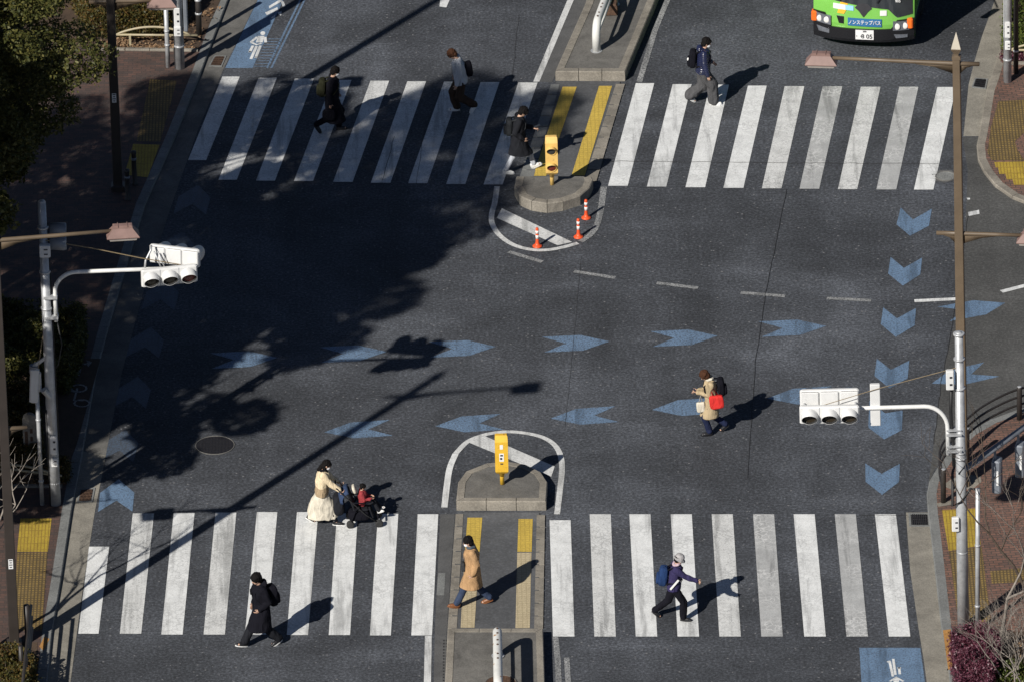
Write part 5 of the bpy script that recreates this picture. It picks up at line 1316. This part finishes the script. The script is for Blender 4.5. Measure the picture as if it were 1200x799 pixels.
def person(label, foot_px, face, H=1.70, fz=0.0, **K):
    """face: ground direction the person walks; local +Y is forward, +X to the right"""
    K['bulk'] = K.get('bulk', 1.0)*1.10; K['leg_w'] = tuple(q*1.10 for q in K.get('leg_w', (0.098, 0.075, 0.066)))
    g = lambda k, d: K.get(k, d)
    base = G(*foot_px, fz); d = V3((face[0], face[1], 0)).normalized(); yaw = math.atan2(-d.x, d.y); s = H/1.70
    t = thing('person', label, 'person', base, yaw); sitting = g('sitting', False)
    ft = g('feet', ((-0.09, 0.32, 0.085, R(12)), (0.09, -0.32, 0.16, R(-38))))   # left, right: x, y, ankle height, foot pitch
    L1, L2 = 0.43*s, 0.41*s
    pz = g('pelvis', 0.885)*s; py = g('pelvis_y', 0.0)
    lean = g('lean', R(4)); head = g('head', R(8)); hturn = g('head_turn', 0)
    pel = V3((0, py, pz))
    RL = rotx(-lean)
    def up(x, y, z): return pel+RL @ V3((x*s, y*s, (z)*s))       # z above pelvis
    hips = [pel+V3((sx*0.085*s, 0, -0.02*s)) for sx in (-1, 1)]
    ank = []; knee = []
    for h, f in zip(hips, ft):
        a = V3((f[0]*s, f[1]*s+py*0, f[2]*s)); kk = ik(h, a, L1, L2, V3((0.0, 1, 0.15)))
        ank.append(a); knee.append(kk)
    neck = up(0, -0.01, 0.545); chest = up(0, 0.0, 0.38); hd = neck+rotx(-lean-head) @ V3((0, 0.02*s, 0.155*s))
    HR = rotz(hturn) @ rotx(-lean-head)
    sh = [up(sx*0.175, -0.01, 0.485) for sx in (-1, 1)]
    arms = g('arms', ((-0.24, 0.18, 0.05), (0.24, -0.12, 0.02)))     # hand targets relative to the pelvis
    U1, U2 = 0.285*s, 0.255*s; elb = []; wr = []
    for i, (S, hnd) in enumerate(zip(sh, arms)):
        wv = up(*hnd); D = wv-S
        if D.length > (U1+U2): wv = S+D.normalized()*(U1+U2)*0.995
        elb.append(ik(S, wv, U1, U2, V3(((-1, 1)[i]*g('elbow_out', 0.35), -1, -0.5)))); wr.append(wv)
    # ---- body: one continuous skin
    B = MB(); fem = g('slim', False)
    B.loft([(pel.x, pel.y, pel.z-0.09*s, 0.10*s, 0.085*s), (pel.x, pel.y, pel.z, 0.155*s, 0.11*s), (*up(0, 0, 0.12), 0.135*s, 0.095*s), (*up(0, 0, 0.30), 0.15*s, 0.105*s), (*up(0, 0, 0.44), 0.165*s, 0.10*s), (*up(0, -0.01, 0.52), 0.09*s, 0.065*s)])
    for i in (0, 1):
        B.cap(hips[i], knee[i], 0.085*s, 0.056*s); B.cap(knee[i], ank[i], 0.055*s, 0.036*s)
        toe = ank[i]+V3((0, math.cos(ft[i][3])*0.13*s, math.sin(ft[i][3])*0.13*s-0.045*s)); B.cap(ank[i]+V3((0, -0.02, -0.035*s)), toe, 0.034*s, 0.028*s)
        B.cap(sh[i], elb[i], 0.052*s, 0.040*s); B.cap(elb[i], wr[i], 0.040*s, 0.026*s)
        fd = (wr[i]-elb[i]).normalized(); pn = g('palm', None)
        pal = V3(pn[i]) if pn else V3(((1, -1)[i], 0.1, 0)); hb = wr[i]
        hand(B, hb, g('hand_dir', (None, None))[i] and V3(g('hand_dir', (None, None))[i]) or fd, pal, (1, -1)[i], g('curl', (0.5, 0.5))[i], s*0.95)
    B.cap(up(0, -0.015, 0.50), hd-HR @ V3((0, 0.0, 0.07*s)), 0.055*s, 0.052*s)
    hp = lambda x, y, z: hd+HR @ V3((x*s, y*s, z*s))
    B.ell(hd, (0.076*s, 0.094*s, 0.112*s), 1, HR, 18, 14); B.ell(hp(0, 0.028, -0.055), (0.055*s, 0.058*s, 0.06*s), 1, HR)
    B.cap(hp(0, 0.088, 0.012), hp(0, 0.108, -0.022), 0.009*s, 0.014*s, 8)                                          # nose
    B.cap(hp(-0.018, 0.086, -0.054), hp(0.018, 0.086, -0.054), 0.007*s, 0.007*s, 8)                               # lips
    B.cap(hp(-0.045, 0.080, 0.026), hp(0.045, 0.080, 0.026), 0.009*s, 0.009*s, 8)                               # brow
    for sx in (-1, 1): B.ell(hp(sx*0.078, -0.002, -0.005), (0.011*s, 0.02*s, 0.032*s), 1, HR)
    body = remesh(B, 'body', 'skin', t, 0.0072 if H > 1.3 else 0.0055, 2)
    for sx in (-1, 1):
        B = MB(); B.ell(hp(sx*0.032, 0.083, 0.006), (0.013*s, 0.008*s, 0.008*s), 1, HR, 8, 6); B.build('eye', 'eye', t, True)
    # ---- hair
    hs = g('hair', 'short'); B = MB()
    if hs:
        hv = g('hair_vol', 1.0)
        B.ell(hp(0, -0.016, 0.036), (0.098*s*hv, 0.110*s*hv, 0.104*s*hv), 1, HR, 18, 12)
        B.ell(hp(0, -0.048, -0.025), (0.092*s*hv, 0.074*s, 0.085*s), 1, HR)
        if hs in ('fringe', 'long', 'bob'): B.ell(hp(0, 0.066, 0.056), (0.082*s, 0.042*s, 0.042*s), 1, HR)
        if hs == 'bob':
            for sx in (-1, 1): B.ell(hp(sx*0.062, -0.01, -0.03), (0.028*s, 0.055*s, 0.07*s), 1, HR)
        if hs == 'long':
            for sx in (-1, 1): B.ell(hp(sx*0.066, -0.02, -0.05), (0.024*s, 0.045*s, 0.09*s), 1, HR)
            B.cap(hp(0, -0.075, -0.02), hp(0, -0.12, -0.20), 0.058*s, 0.035*s)
        remesh(B, 'hair', g('hair_mat', 'hair'), t, 0.008, 1, 0.014, 0.035, len(label))
    if g('mask', False):
        B = MB(); B.ell(hp(0, 0.050, -0.045), (0.062*s, 0.060*s, 0.052*s), 0.85, HR); mk = B.build('face_mask', 'mask', t, True)
        B = MB()
        for sx in (-1, 1): B.tube([hp(sx*0.058, 0.055, -0.03), hp(sx*0.082, 0.01, -0.005)], 0.0025, 4)
        B.build('ear_loop', 'mask', mk)
    if g('glasses', False):
        B = MB()
        for sx in (-1, 1):
            B.tube([hp(sx*0.033+0.022*math.cos(a), 0.100, 0.008+0.017*math.sin(a)) for a in [2*math.pi*k/12 for k in range(13)]], 0.0028, 4); B.tube([hp(sx*0.055, 0.098, 0.01), hp(sx*0.082, 0.0, 0.01)], 0.0028, 4)
        B.tube([hp(-0.011, 0.104, 0.01), hp(0.011, 0.104, 0.01)], 0.0028, 4); B.build('glasses', 'glasses', t)
    if g('hat', None):
        B = MB(); B.ell(hp(0, -0.01, 0.055), (0.098*s, 0.110*s, 0.088*s), 0.9, HR, 20, 14); B.lathe([(0.09*s, 0.0), (0.148*s, -0.030*s), (0.152*s, -0.036*s), (0.145*s, -0.040*s), (0.088*s, -0.02*s)], 28, c=hp(0, 0.0, 0.035), rot=HR @ rotx(R(-4)))
        o = remesh(B, 'bucket_hat', g('hat', 'c_hat'), t, 0.008, 2, 0.004, 0.05)
    # ---- trousers
    w1, w2_, w3 = g('leg_w', (0.098, 0.075, 0.066)); tm = g('trousers', 'c_grey')
    if tm:
        B = MB(); B.loft([(pel.x, pel.y, pel.z-0.10*s, 0.14*s, 0.10*s), (pel.x, pel.y, pel.z-0.03*s, 0.172*s, 0.125*s), (*up(0, 0, 0.08), 0.155*s, 0.115*s), (*up(0, 0, 0.14), 0.145*s, 0.105*s)])
        for i in (0, 1):
            B.cap(hips[i], knee[i], w1*s, w2_*s, 14); B.cap(knee[i], ank[i]+V3((0, 0, 0.03*s))+V3((0, -0.01*s, 0)), w2_*s, w3*s, 14)
        remesh(B, 'trousers', tm, t, 0.0095, 2, g('leg_fold', 0.014), 0.10, len(label)+3)
    # ---- shoes
    for i in (0, 1):
        a = ank[i]; f = ft[i]; M = rotz(g('toe_out', 0.12)*(1, -1)[i]) @ rotx(f[3]); sm = g('shoes', 'shoe_k')
        B = MB(); B.cap((0, -0.045*s, 0.0), (0, -0.04*s, 0.045*s), 0.040*s, 0.042*s); B.cap((0, -0.03*s, 0.0), (0, 0.10*s, -0.012*s), 0.046*s, 0.048*s); B.cap((0, 0.09*s, -0.012*s), (-0.006*(1, -1)[i], 0.155*s, -0.02*s), 0.047*s, 0.036*s)
        B.v = [(x, y, max(z, -0.040*s)) for x, y, z in B.v]
        o = remesh(B, 'shoe', sm, t, 0.0085, 1); ofs = a+V3((0, 0, -0.035*s))
        me = o.data; me.transform(Matrix.Translation(ofs) @ M.to_4x4())
        B = MB(); out = []
        for k in range(20):
            an = 2*math.pi*k/20; yy = math.sin(an); out.append((0.050*s*math.cos(an)*(1 if yy > -0.2 else 0.88), 0.055*s+0.145*s*math.copysign(abs(yy)**0.85, yy)))
        B.prism(out, -0.052*s, -0.030*s); so_ = B.build('sole', g('soles', 'shoe_w'), o); so_.data.transform(Matrix.Translation(ofs) @ M.to_4x4())
    # ---- upper garment: torso, sleeves, hem that follows the stride
    if g('coat', 'c_black'):
        cm = g('coat', 'c_black'); hem = g('hem', -0.10); bulk = g('bulk', 1.0); fl = g('flare', 1.0)
        k0 = knee; B = MB(); yf = max(k0[0].y, k0[1].y, pel.y+0.02); yb = min(k0[0].y, k0[1].y, pel.y-0.02)
        rings = []
        def ring(z, rx, ry, cy=None):
            p = up(0, 0, z) if z >= 0 else pel+V3((0, 0, z*s)); rings.append((p.x, p.y if cy is None else cy, p.z, rx*s*bulk, ry*s*bulk))
        if hem < -0.12:
            q = min(1, abs(hem)/0.42); ring(hem, 0.195*fl, 0.14*fl+0.55*q*(yf-yb)*0.5/s, pel.y+(yf+yb-2*pel.y)*0.5*q*0.8)
            ring(hem*0.5, 0.190*(1+(fl-1)*.5), 0.145+0.2*(yf-yb)*0.5/s*q, pel.y+(yf+yb-2*pel.y)*0.2*q)
        else: ring(hem, 0.178, 0.132)
        ring(0.0, 0.180, 0.138); ring(0.14, 0.165, 0.125); ring(0.28, 0.178, 0.132); ring(0.40, 0.190, 0.130); ring(0.475, 0.170, 0.108); ring(0.525, 0.085, 0.08)
        B.loft(rings, 28)
        for i in (0, 1):
            B.cap(sh[i], elb[i], 0.070*s*bulk, 0.060*s*bulk, 14); e = wr[i]-(wr[i]-elb[i]).normalized()*0.01; B.cap(elb[i], e, 0.060*s*bulk, g('cuff', 0.047)*s*bulk, 14)
        if g('collar', True):
            for k in range(10):
                a = 2*math.pi*k/10; a2 = 2*math.pi*(k+1)/10; R1 = 0.066*s
                B.cap(neck+V3((R1*math.cos(a), R1*math.sin(a)*0.9, -0.012*s)), neck+V3((R1*math.cos(a2), R1*math.sin(a2)*0.9, -0.012*s)), 0.026*s, 0.026*s, 8)
        if g('hood', False):
            B.ell(neck+RL @ V3((0, -0.095*s, 0.0)), (0.115*s, 0.075*s, 0.085*s)); B.ell(neck+RL @ V3((0, -0.03*s, -0.01*s)), (0.115*s, 0.09*s, 0.045*s))
        ob = remesh(B, g('coat_name', 'coat'), cm, t, 0.0098, 2, g('fold', 0.022), g('fold_size', 0.11), len(label))
        if g('quilt', False):        # puffer rings
            me = ob.data; zz0 = pel.z
            for v in me.vertices:
                r_ = V3((v.co.x-0, v.co.y-pel.y, 0)); k = math.sin((v.co.z-zz0)*2*math.pi/0.105)
                v.co += v.normal*(0.011*abs(k)-0.004)
        if g('lower_panel', None):
            z_, mname = g('lower_panel', None); me = ob.data; me.materials.append(MAT[mname])
            for p in me.polygons:
                c = p.center
                if c.z < pel.z+z_*s and abs(c.x) < 0.23*s: p.material_index = 1
        if g('front_line', True):   # button placket
            B = MB(); pts = []
            for k in range(9):
                z = 0.47-(0.47-max(hem, -0.1))*k/8; p = up(0.0, 0.137*bulk if z < 0.4 else 0.115, z); pts.append(p)
            B.tube(pts, 0.007*s, 5); B.build('placket', cm if cm != 'puffer' else 'c_black', ob)
    if g('skirt', None):
        B = MB(); hy = g('skirt_hem', 0.22)*s; yf, yb = ank[0].y, ank[1].y; lo, hi = min(yf, yb), max(yf, yb)
        B.loft([(0, (lo+hi)/2, hy, 0.19*s, (hi-lo)/2+0.05*s), (0, (lo+hi)/2*0.8, hy+0.15*s, 0.19*s, (hi-lo)*0.42+0.10*s), (0, pel.y+(lo+hi)/2*0.3, (hy+pz)*0.5, 0.185*s, (hi-lo)*0.30+0.13*s), (0, pel.y, pz-0.02, 0.175*s, 0.135*s), (*up(0, 0, 0.12), 0.14*s, 0.105*s)], 28)
        remesh(B, 'skirt', g('skirt', None), t, 0.010, 2, 0.022, 0.09, 4)
    if g('scarf', None):
        B = MB()
        for k in range(12):
            a = 2*math.pi*k/12; a2 = 2*math.pi*(k+1)/12; R1 = 0.072*s
            B.cap(neck+V3((R1*math.cos(a), 0.01+R1*math.sin(a), 0.018*s+0.012*math.sin(a*2))), neck+V3((R1*math.cos(a2), 0.01+R1*math.sin(a2), 0.018*s+0.012*math.sin(a2*2))), 0.034*s, 0.034*s, 8)
        L = g('scarf_len', 0.0)
        if L:
            for sx in (-1, 1): B.cap(neck+RL @ V3((sx*0.04*s, 0.085*s, -0.02*s)), neck+RL @ V3((sx*0.055*s, 0.15*s, -L*s)), 0.036*s, 0.040*s)
        remesh(B, 'scarf', g('scarf', None), t, 0.009, 1, 0.008, 0.04, 2)
    J = dict(t=t, base=base, yaw=yaw, s=s, pel=pel, up=up, neck=neck, sh=sh, elb=elb, wr=wr, hd=hd, RL=RL)
    return J
def backpack(J, label, mat, w_=0.30, h=0.44, d=0.17, z=0.20, dots=None, bulk=1.0, strapmat=None, drop=0.0):
    """worn on the back: a thing of its own"""
    s = J['s']; t = thing('backpack', label, 'backpack', J['base'], J['yaw']); up = J['up']; bulk *= 1.10; y0 = -0.135*bulk-d/2
    B = MB(); c = up(0, y0, z+0.06-drop); B.ell(c, (w_/2*s, d/2*s, h/2*s), 0.55, J['RL'], 24, 16); p = remesh(B, 'pack', mat, t, 0.011, 1, 0.008, 0.12)
    B = MB(); B.ell(up(0, y0-d/2+0.005, z-0.01-drop), (w_*0.38*s, 0.05*s, h*0.27*s), 0.6, J['RL'], 20, 12); B.build('front_pocket', mat, t, True)
    for sx in (-1, 1):
        B = MB(); B.tube([up(sx*0.09, y0+0.05, z+0.24-drop), up(sx*0.10, -0.06*bulk, 0.50), up(sx*0.105, 0.06, 0.49), up(sx*0.115, 0.128*bulk, 0.42), up(sx*0.13, 0.125*bulk, 0.30), up(sx*0.175*bulk, 0.03, 0.17), up(sx*0.12, y0+0.05, z-0.10-drop)], 0.019*s, 8, sx=0.5); B.build('strap', strapmat or mat, t, True)
    B = MB(); B.tube([up(-0.03, y0+0.03, z+0.26-drop), up(0, y0+0.02, z+0.31-drop), up(0.03, y0+0.03, z+0.26-drop)], 0.008, 6); B.build('grab_handle', strapmat or mat, t, True)
    if dots:
        B = MB(); B.ell(up(*dots), (0.04, 0.03, 0.045)); B.build('keyring', 'shoe_w', t, True)
    return t
def bag(J, label, mat, c, size, strap=None, name='bag', cat='bag', smat=None, e=0.6, rz=0.0):
    t = thing(name, label, cat, J['base'], J['yaw']); s = J['s']; up = J['up']
    B = MB(); B.ell(up(*c), tuple(q*s for q in size), e, J['RL'] @ rotz(rz), 20, 14); remesh(B, 'pouch', mat, t, 0.009, 1, 0.008, 0.10)
    if strap:
        B = MB(); B.tube([up(*p) for p in strap], 0.011*s, 6, sx=0.6); B.build('strap', smat or mat, t, True)
    return t
RIGHT, LEFT = (1, 0), (-1, 0)

# 1 navy puffer, top right crosswalk
J = person('person in a shiny navy puffer jacket walking right on the upper right crosswalk', (824, 121.5), (1, 0.03), 1.74, mask=True, coat='puffer', coat_name='puffer_jacket', quilt=True, bulk=1.12, hem=-0.06, fold=0.006,
    trousers='c_grey', leg_w=(0.125, 0.125, 0.115), leg_fold=0.03, shoes='shoe_w', hair='fringe', hair_vol=1.04, head=R(14), feet=((-0.09, -0.30, 0.16, R(-35)), (0.09, 0.24, 0.088, R(4))), arms=((-0.22, 0.20, 0.10), (0.25, 0.12, -0.10)), hood=True)
backpack(J, 'black backpack with white keyring on the back of the person in the navy puffer', 'c_black', 0.30, 0.46, 0.17, 0.22, dots=(0.06, -0.36, 0.28), bulk=1.12)
# 2 black coat, grey backpack, upper island
J = person('person in a black coat and pale jeans holding a phone beside the upper island', (608, 201), (1, 0.05), 1.72, coat='c_char', hem=-0.40, bulk=1.12, flare=1.05, fold=0.014, collar=True, hood=False, trousers='c_light', shoes='shoe_w', hair='fringe', hair_vol=1.06, head=R(32),
    feet=((-0.09, 0.36, 0.12, R(20)), (0.09, -0.30, 0.085, R(0))), arms=((-0.12, 0.34, 0.20), (0.20, 0.10, 0.06)), curl=(0.8, 0.5), palm=((0.4, 0.1, 1), (-1, 0.1, 0)), leg_w=(0.085, 0.066, 0.055))
backpack(J, 'dark grey backpack worn by the person with the phone beside the upper island', 'c_dgrey', 0.29, 0.44, 0.16, 0.22)
p = thing('phone', 'dark phone held by the person in black coat beside the upper island', 'phone', J['base'], J['yaw']); B = MB(); w_ = J['wr'][0]; B.bbox(w_+V3((0.03, 0.10, 0.05)), (0.075, 0.15, 0.010), 0.004, rotx(R(20))); B.build('case', 'phone', p)
B = MB(); B.box(w_+V3((0.03, 0.10, 0.0555))+rotx(R(20)) @ V3((0, 0, 0.0035)), (0.066, 0.138, 0.002), rotx(R(20))); B.build('screen', 'glass_dark', p)
# 3 white jacket, brown trousers
J = person('person in a white jacket and brown trousers walking left on the shaded upper crosswalk', (541, 131.5), (-1, -0.05), 1.72, coat='c_white', coat_name='jacket', hem=-0.10, trousers='c_brown', leg_w=(0.11, 0.095, 0.085), leg_fold=0.022, shoes='shoe_w', hair='short', hair_vol=1.05, hair_mat='hair_b', head=R(34), lean=R(9),
    feet=((-0.09, -0.28, 0.20, R(-55)), (0.09, 0.12, 0.085, 0)), arms=((-0.26, 0.12, -0.02), (0.24, 0.10, 0.02)), bulk=1.06)
bag(J, 'black sling bag on the back of the person in the white jacket', 'c_black', (0.03, -0.23, 0.20), (0.10, 0.09, 0.20), [(0.10, 0.0, 0.52), (0.02, -0.14, 0.42), (0.0, -0.20, 0.36)], name='sling_bag')
# 4 dark coat with olive backpack, in shade
J = person('person in a long dark coat walking right on the shaded upper crosswalk', (390, 154), (1, 0.0), 1.72, mask=True, coat='c_black', hem=-0.60, bulk=1.1, fold=0.015, trousers='c_black', shoes='shoe_k', soles='shoe_k', hair='short', head=R(18), feet=((-0.09, 0.16, 0.085, 0), (0.09, -0.36, 0.20, R(-55))),
    arms=((-0.22, 0.10, 0.05), (0.24, -0.04, -0.04)))
backpack(J, 'olive backpack on the person in the dark coat in the shaded crosswalk', 'c_olive', 0.30, 0.46, 0.18, 0.20)
bag(J, 'black shopping bag carried low by the person in the shaded crosswalk', 'c_black', (0.27, -0.05, -0.32), (0.06, 0.16, 0.15), [(0.27, -0.12, -0.2), (0.25, -0.04, -0.08), (0.27, 0.04, -0.2)], name='shopping_bag')
# 5 red bag woman in the middle
J = person('person in a beige coat with brown hair looking at a phone in the open junction', (835, 507.5), (-1, -0.02), 1.64, coat='c_beige', hem=-0.40, trousers='c_navy', shoes='shoe_k', soles='shoe_k', hair='bob', hair_mat='hair_b', hair_vol=1.08, head=R(36), lean=R(6), scarf='c_cream', leg_w=(0.09, 0.072, 0.066),
    feet=((-0.09, 0.08, 0.085, 0), (0.09, -0.30, 0.17, R(-40))), arms=((-0.05, 0.30, 0.26), (0.09, 0.29, 0.25)), curl=(0.8, 0.8), palm=((0.2, 0.2, 1), (-0.2, 0.2, 1)), bulk=1.05)
backpack(J, 'dark navy backpack on the person in the beige coat', 'c_black', 0.30, 0.46, 0.18, 0.26, bulk=1.05)
bag(J, 'shiny red shoulder bag at the side of the person in the beige coat', 'c_red', (-0.245, -0.10, 0.06), (0.06, 0.17, 0.17), [(-0.22, -0.02, 0.22), (-0.20, 0.0, 0.48), (-0.22, -0.16, 0.22)], name='shoulder_bag', e=0.4)
bag(J, 'small cream tote hanging from the arm of the person in the beige coat', 'c_cream', (-0.10, 0.28, -0.10), (0.035, 0.10, 0.13), [(-0.10, 0.24, 0.02), (-0.09, 0.24, 0.22), (-0.10, 0.32, 0.02)], name='tote_bag', e=0.35)
p = thing('phone', 'small phone in the hands of the person in the beige coat', 'phone', J['base'], J['yaw']); B = MB(); w_ = (J['wr'][0]+J['wr'][1])/2; B.bbox(w_+V3((0, 0.09, 0.04)), (0.07, 0.14, 0.010), 0.004, rotx(R(35))); B.build('case', 'phone', p)
# 6 mother
J = person('person in a fleece jacket and long cream skirt pushing a stroller', (378, 613), (1, 0.03), 1.60, mask=True, coat='c_fleece', coat_name='jacket', bulk=1.12, hem=-0.10, lower_panel=(0.14, 'c_taupe'), trousers='c_black', shoes='shoe_k', skirt='c_cream', skirt_hem=0.17, leg_w=(0.06, 0.05, 0.042), hair='long', head=R(22), lean=R(6),
    scarf='c_black', scarf_len=0.34, feet=((-0.09, -0.30, 0.15, R(-35)), (0.09, 0.32, 0.085, 0)), arms=((-0.20, 0.42, 0.13), (0.20, 0.42, 0.13)), curl=(1.3, 1.3), palm=((0, 0, -1), (0, 0, -1)), slim=True)
# 7 black long coat, lower left
J = person('person in a long black hooded coat striding below the stroller', (308, 755.5), (-0.95, -0.42), 1.80, coat='c_black', hem=-0.46, hood=True, bulk=1.15, trousers='c_char', leg_w=(0.10, 0.085, 0.082), shoes='shoe_k', hair='fringe', hair_vol=1.1, head=R(14), head_turn=R(12),
    feet=((-0.10, -0.30, 0.12, R(-20)), (0.10, 0.36, 0.10, R(14))), arms=((-0.17, 0.10, 0.06), (0.17, 0.10, 0.06)), elbow_out=0.6)
backpack(J, 'black backpack on the person in the long black hooded coat', 'c_black', 0.32, 0.48, 0.2, 0.16, bulk=1.08)
# 8 camel coat
J = person('person in a camel coat with white mask and glasses walking left on the lower island', (555, 709), (-1, -0.03), 1.72, fz=0.02, mask=True, glasses=True, coat='c_camel', hem=-0.40, bulk=1.10, trousers='c_denim', shoes='shoe_b', soles='shoe_b', hair='short', hair_vol=1.04, scarf='c_scarf', head=R(16), lean=R(3), leg_w=(0.085, 0.07, 0.066),
    feet=((-0.09, 0.37, 0.10, R(14)), (0.09, -0.33, 0.12, R(-22))), arms=((-0.22, 0.02, -0.01), (0.22, 0.06, 0.02)))
bag(J, 'small dark crossbody bag in front of the camel coat', 'c_dgrey', (0.0, 0.20, 0.10), (0.09, 0.05, 0.11), [(-0.16, -0.02, 0.53), (-0.08, 0.14, 0.40), (-0.02, 0.18, 0.2)], name='crossbody_bag', smat='c_grey')
# 9 purple jacket
J = person('person in a grey bucket hat and purple jacket on the lower right crosswalk', (790, 725), (1, -0.02), 1.62, coat='c_purple', coat_name='jacket', hem=-0.08, bulk=1.08, trousers='c_black', shoes='shoe_k', soles='shoe_k', hair='short', hair_vol=0.95, hat='c_hat', scarf='c_pink', head=R(14), lean=R(8), leg_w=(0.10, 0.08, 0.07),
    feet=((-0.09, -0.42, 0.17, R(-42)), (0.09, 0.22, 0.085, 0)), arms=((-0.20, 0.10, 0.10), (0.19, 0.49, 0.28)), curl=(1.2, 1.4))
backpack(J, 'blue backpack worn by the person in the bucket hat', 'c_blue', 0.33, 0.48, 0.22, 0.16, bulk=1.08, strapmat='c_black')
t = thing('rolled_paper', 'white strip sticking out under the arm of the person in the bucket hat', 'paper', J['base'], J['yaw']); B = MB(); up = J['up']
B.bbox((up(0.235, 0.0, 0.14)), (0.012, 0.045, 0.30), 0.004, rotx(R(-38))); B.build('strip', 'paper', t)

# stroller with child
SB = G(424, 612, 0); sb = thing('stroller', 'black stroller with navy canopy pushed along the lower left crosswalk', 'stroller', SB, R(-88))
def st(name, pts, r, mat='c_black', parent=sb): B = MB(); B.tube(pts, r, 8); return B.build(name, mat, parent, True)
for sx in (-1, 1):
    x = sx*0.22
    st('side_frame', [(x, -0.52, 0.98), (x, -0.42, 0.86), (x, 0.10, 0.30), (x, 0.34, 0.12)], 0.015, 'cable')
    st('rear_leg', [(x, -0.10, 0.52), (x, -0.24, 0.12)], 0.014, 'c_black'); st('arm_rest', [(x, -0.22, 0.62), (x, 0.10, 0.60)], 0.016, 'c_black')
    for y in (-0.26, 0.38):
        for dx in (-0.035, 0.035):
            B = MB(); B.lathe([(0.05, -0.014), (0.082, -0.012), (0.085, 0), (0.082, 0.012), (0.05, 0.014)], 20, c=(x+dx, y, 0.085), rot=roty(R(90))); wh = B.build('wheel', 'tyre', sb, True)
            B = MB(); B.lathe([(0.045, -0.008), (0.05, 0.0), (0.045, 0.008)], 14, c=(x+dx, y, 0.085), rot=roty(R(90))); B.build('rim', 'galv', wh, True)
st('handle', [(-0.22, -0.52, 0.98), (-0.20, -0.56, 1.0), (0.20, -0.56, 1.0), (0.22, -0.52, 0.98)], 0.018)
st('guard_bar', [(-0.22, 0.10, 0.60), (-0.16, 0.22, 0.61), (0.16, 0.22, 0.61), (0.22, 0.10, 0.60)], 0.02)
st('foot_rest', [(-0.2, 0.36, 0.22), (0.2, 0.36, 0.22)], 0.02)
B = MB(); B.bbox((0, -0.02, 0.40), (0.36, 0.34, 0.06), 0.02); B.bbox((0, -0.22, 0.62), (0.36, 0.06, 0.50), 0.02, rotx(R(18))); B.bbox((0, 0.22, 0.30), (0.32, 0.04, 0.26), 0.015, rotx(R(18))); remesh(B, 'seat', 'c_char', sb, 0.012, 1, 0.004)
B = MB(); n = 10       # folded canopy
vs = []; fs = []
for k in range(n+1):
    a = R(200)-R(95)*k/n
    for j in range(9):
        x = -0.22+0.44*j/8; q = 1-abs(x/0.22)**3*0.35; vs.append((x, -0.22+0.30*math.cos(a)*q, 0.66+0.30*math.sin(a)*q+0.012*(k % 2)))
fs = [(k*9+j, k*9+j+1, (k+1)*9+j+1, (k+1)*9+j) for k in range(n) for j in range(8)]
B.add(vs, fs); cn = B.build('canopy', 'c_canopy', sb, True); sm_ = cn.modifiers.new('t', 'SOLIDIFY'); sm_.thickness = 0.012
B = MB(); B.ell((0, -0.06, 0.24), (0.2, 0.24, 0.13), 0.5); remesh(B, 'basket', 'c_black', sb, 0.012, 1, 0.01)
B = MB(); B.ell((0.0, -0.50, 0.50), (0.17, 0.13, 0.26), 0.6); remesh(B, 'hanging_bag', 'c_char', sb, 0.012, 1, 0.012)
B = MB(); B.ell((0, -0.15, 0.86), (0.12, 0.04, 0.09), 0.6, rotx(R(18))); B.build('head_pad', 'c_cream', sb, True)
# child: seated
child = person('child in a dark red jacket sitting in the stroller', (427, 611), (1, 0.03), 0.98, coat='c_dkred', coat_name='jacket', bulk=1.15, hem=-0.05, trousers='c_char', shoes='shoe_w', hair='fringe', hair_vol=1.08, pelvis=0.84, head=R(22), lean=R(-4), pelvis_y=-0.02,
    feet=((-0.10, 0.62, 0.55, R(20)), (0.10, 0.58, 0.52, R(20))), arms=((-0.14, 0.32, 0.20), (0.14, 0.32, 0.20)), leg_w=(0.10, 0.085, 0.075), front_line=True)
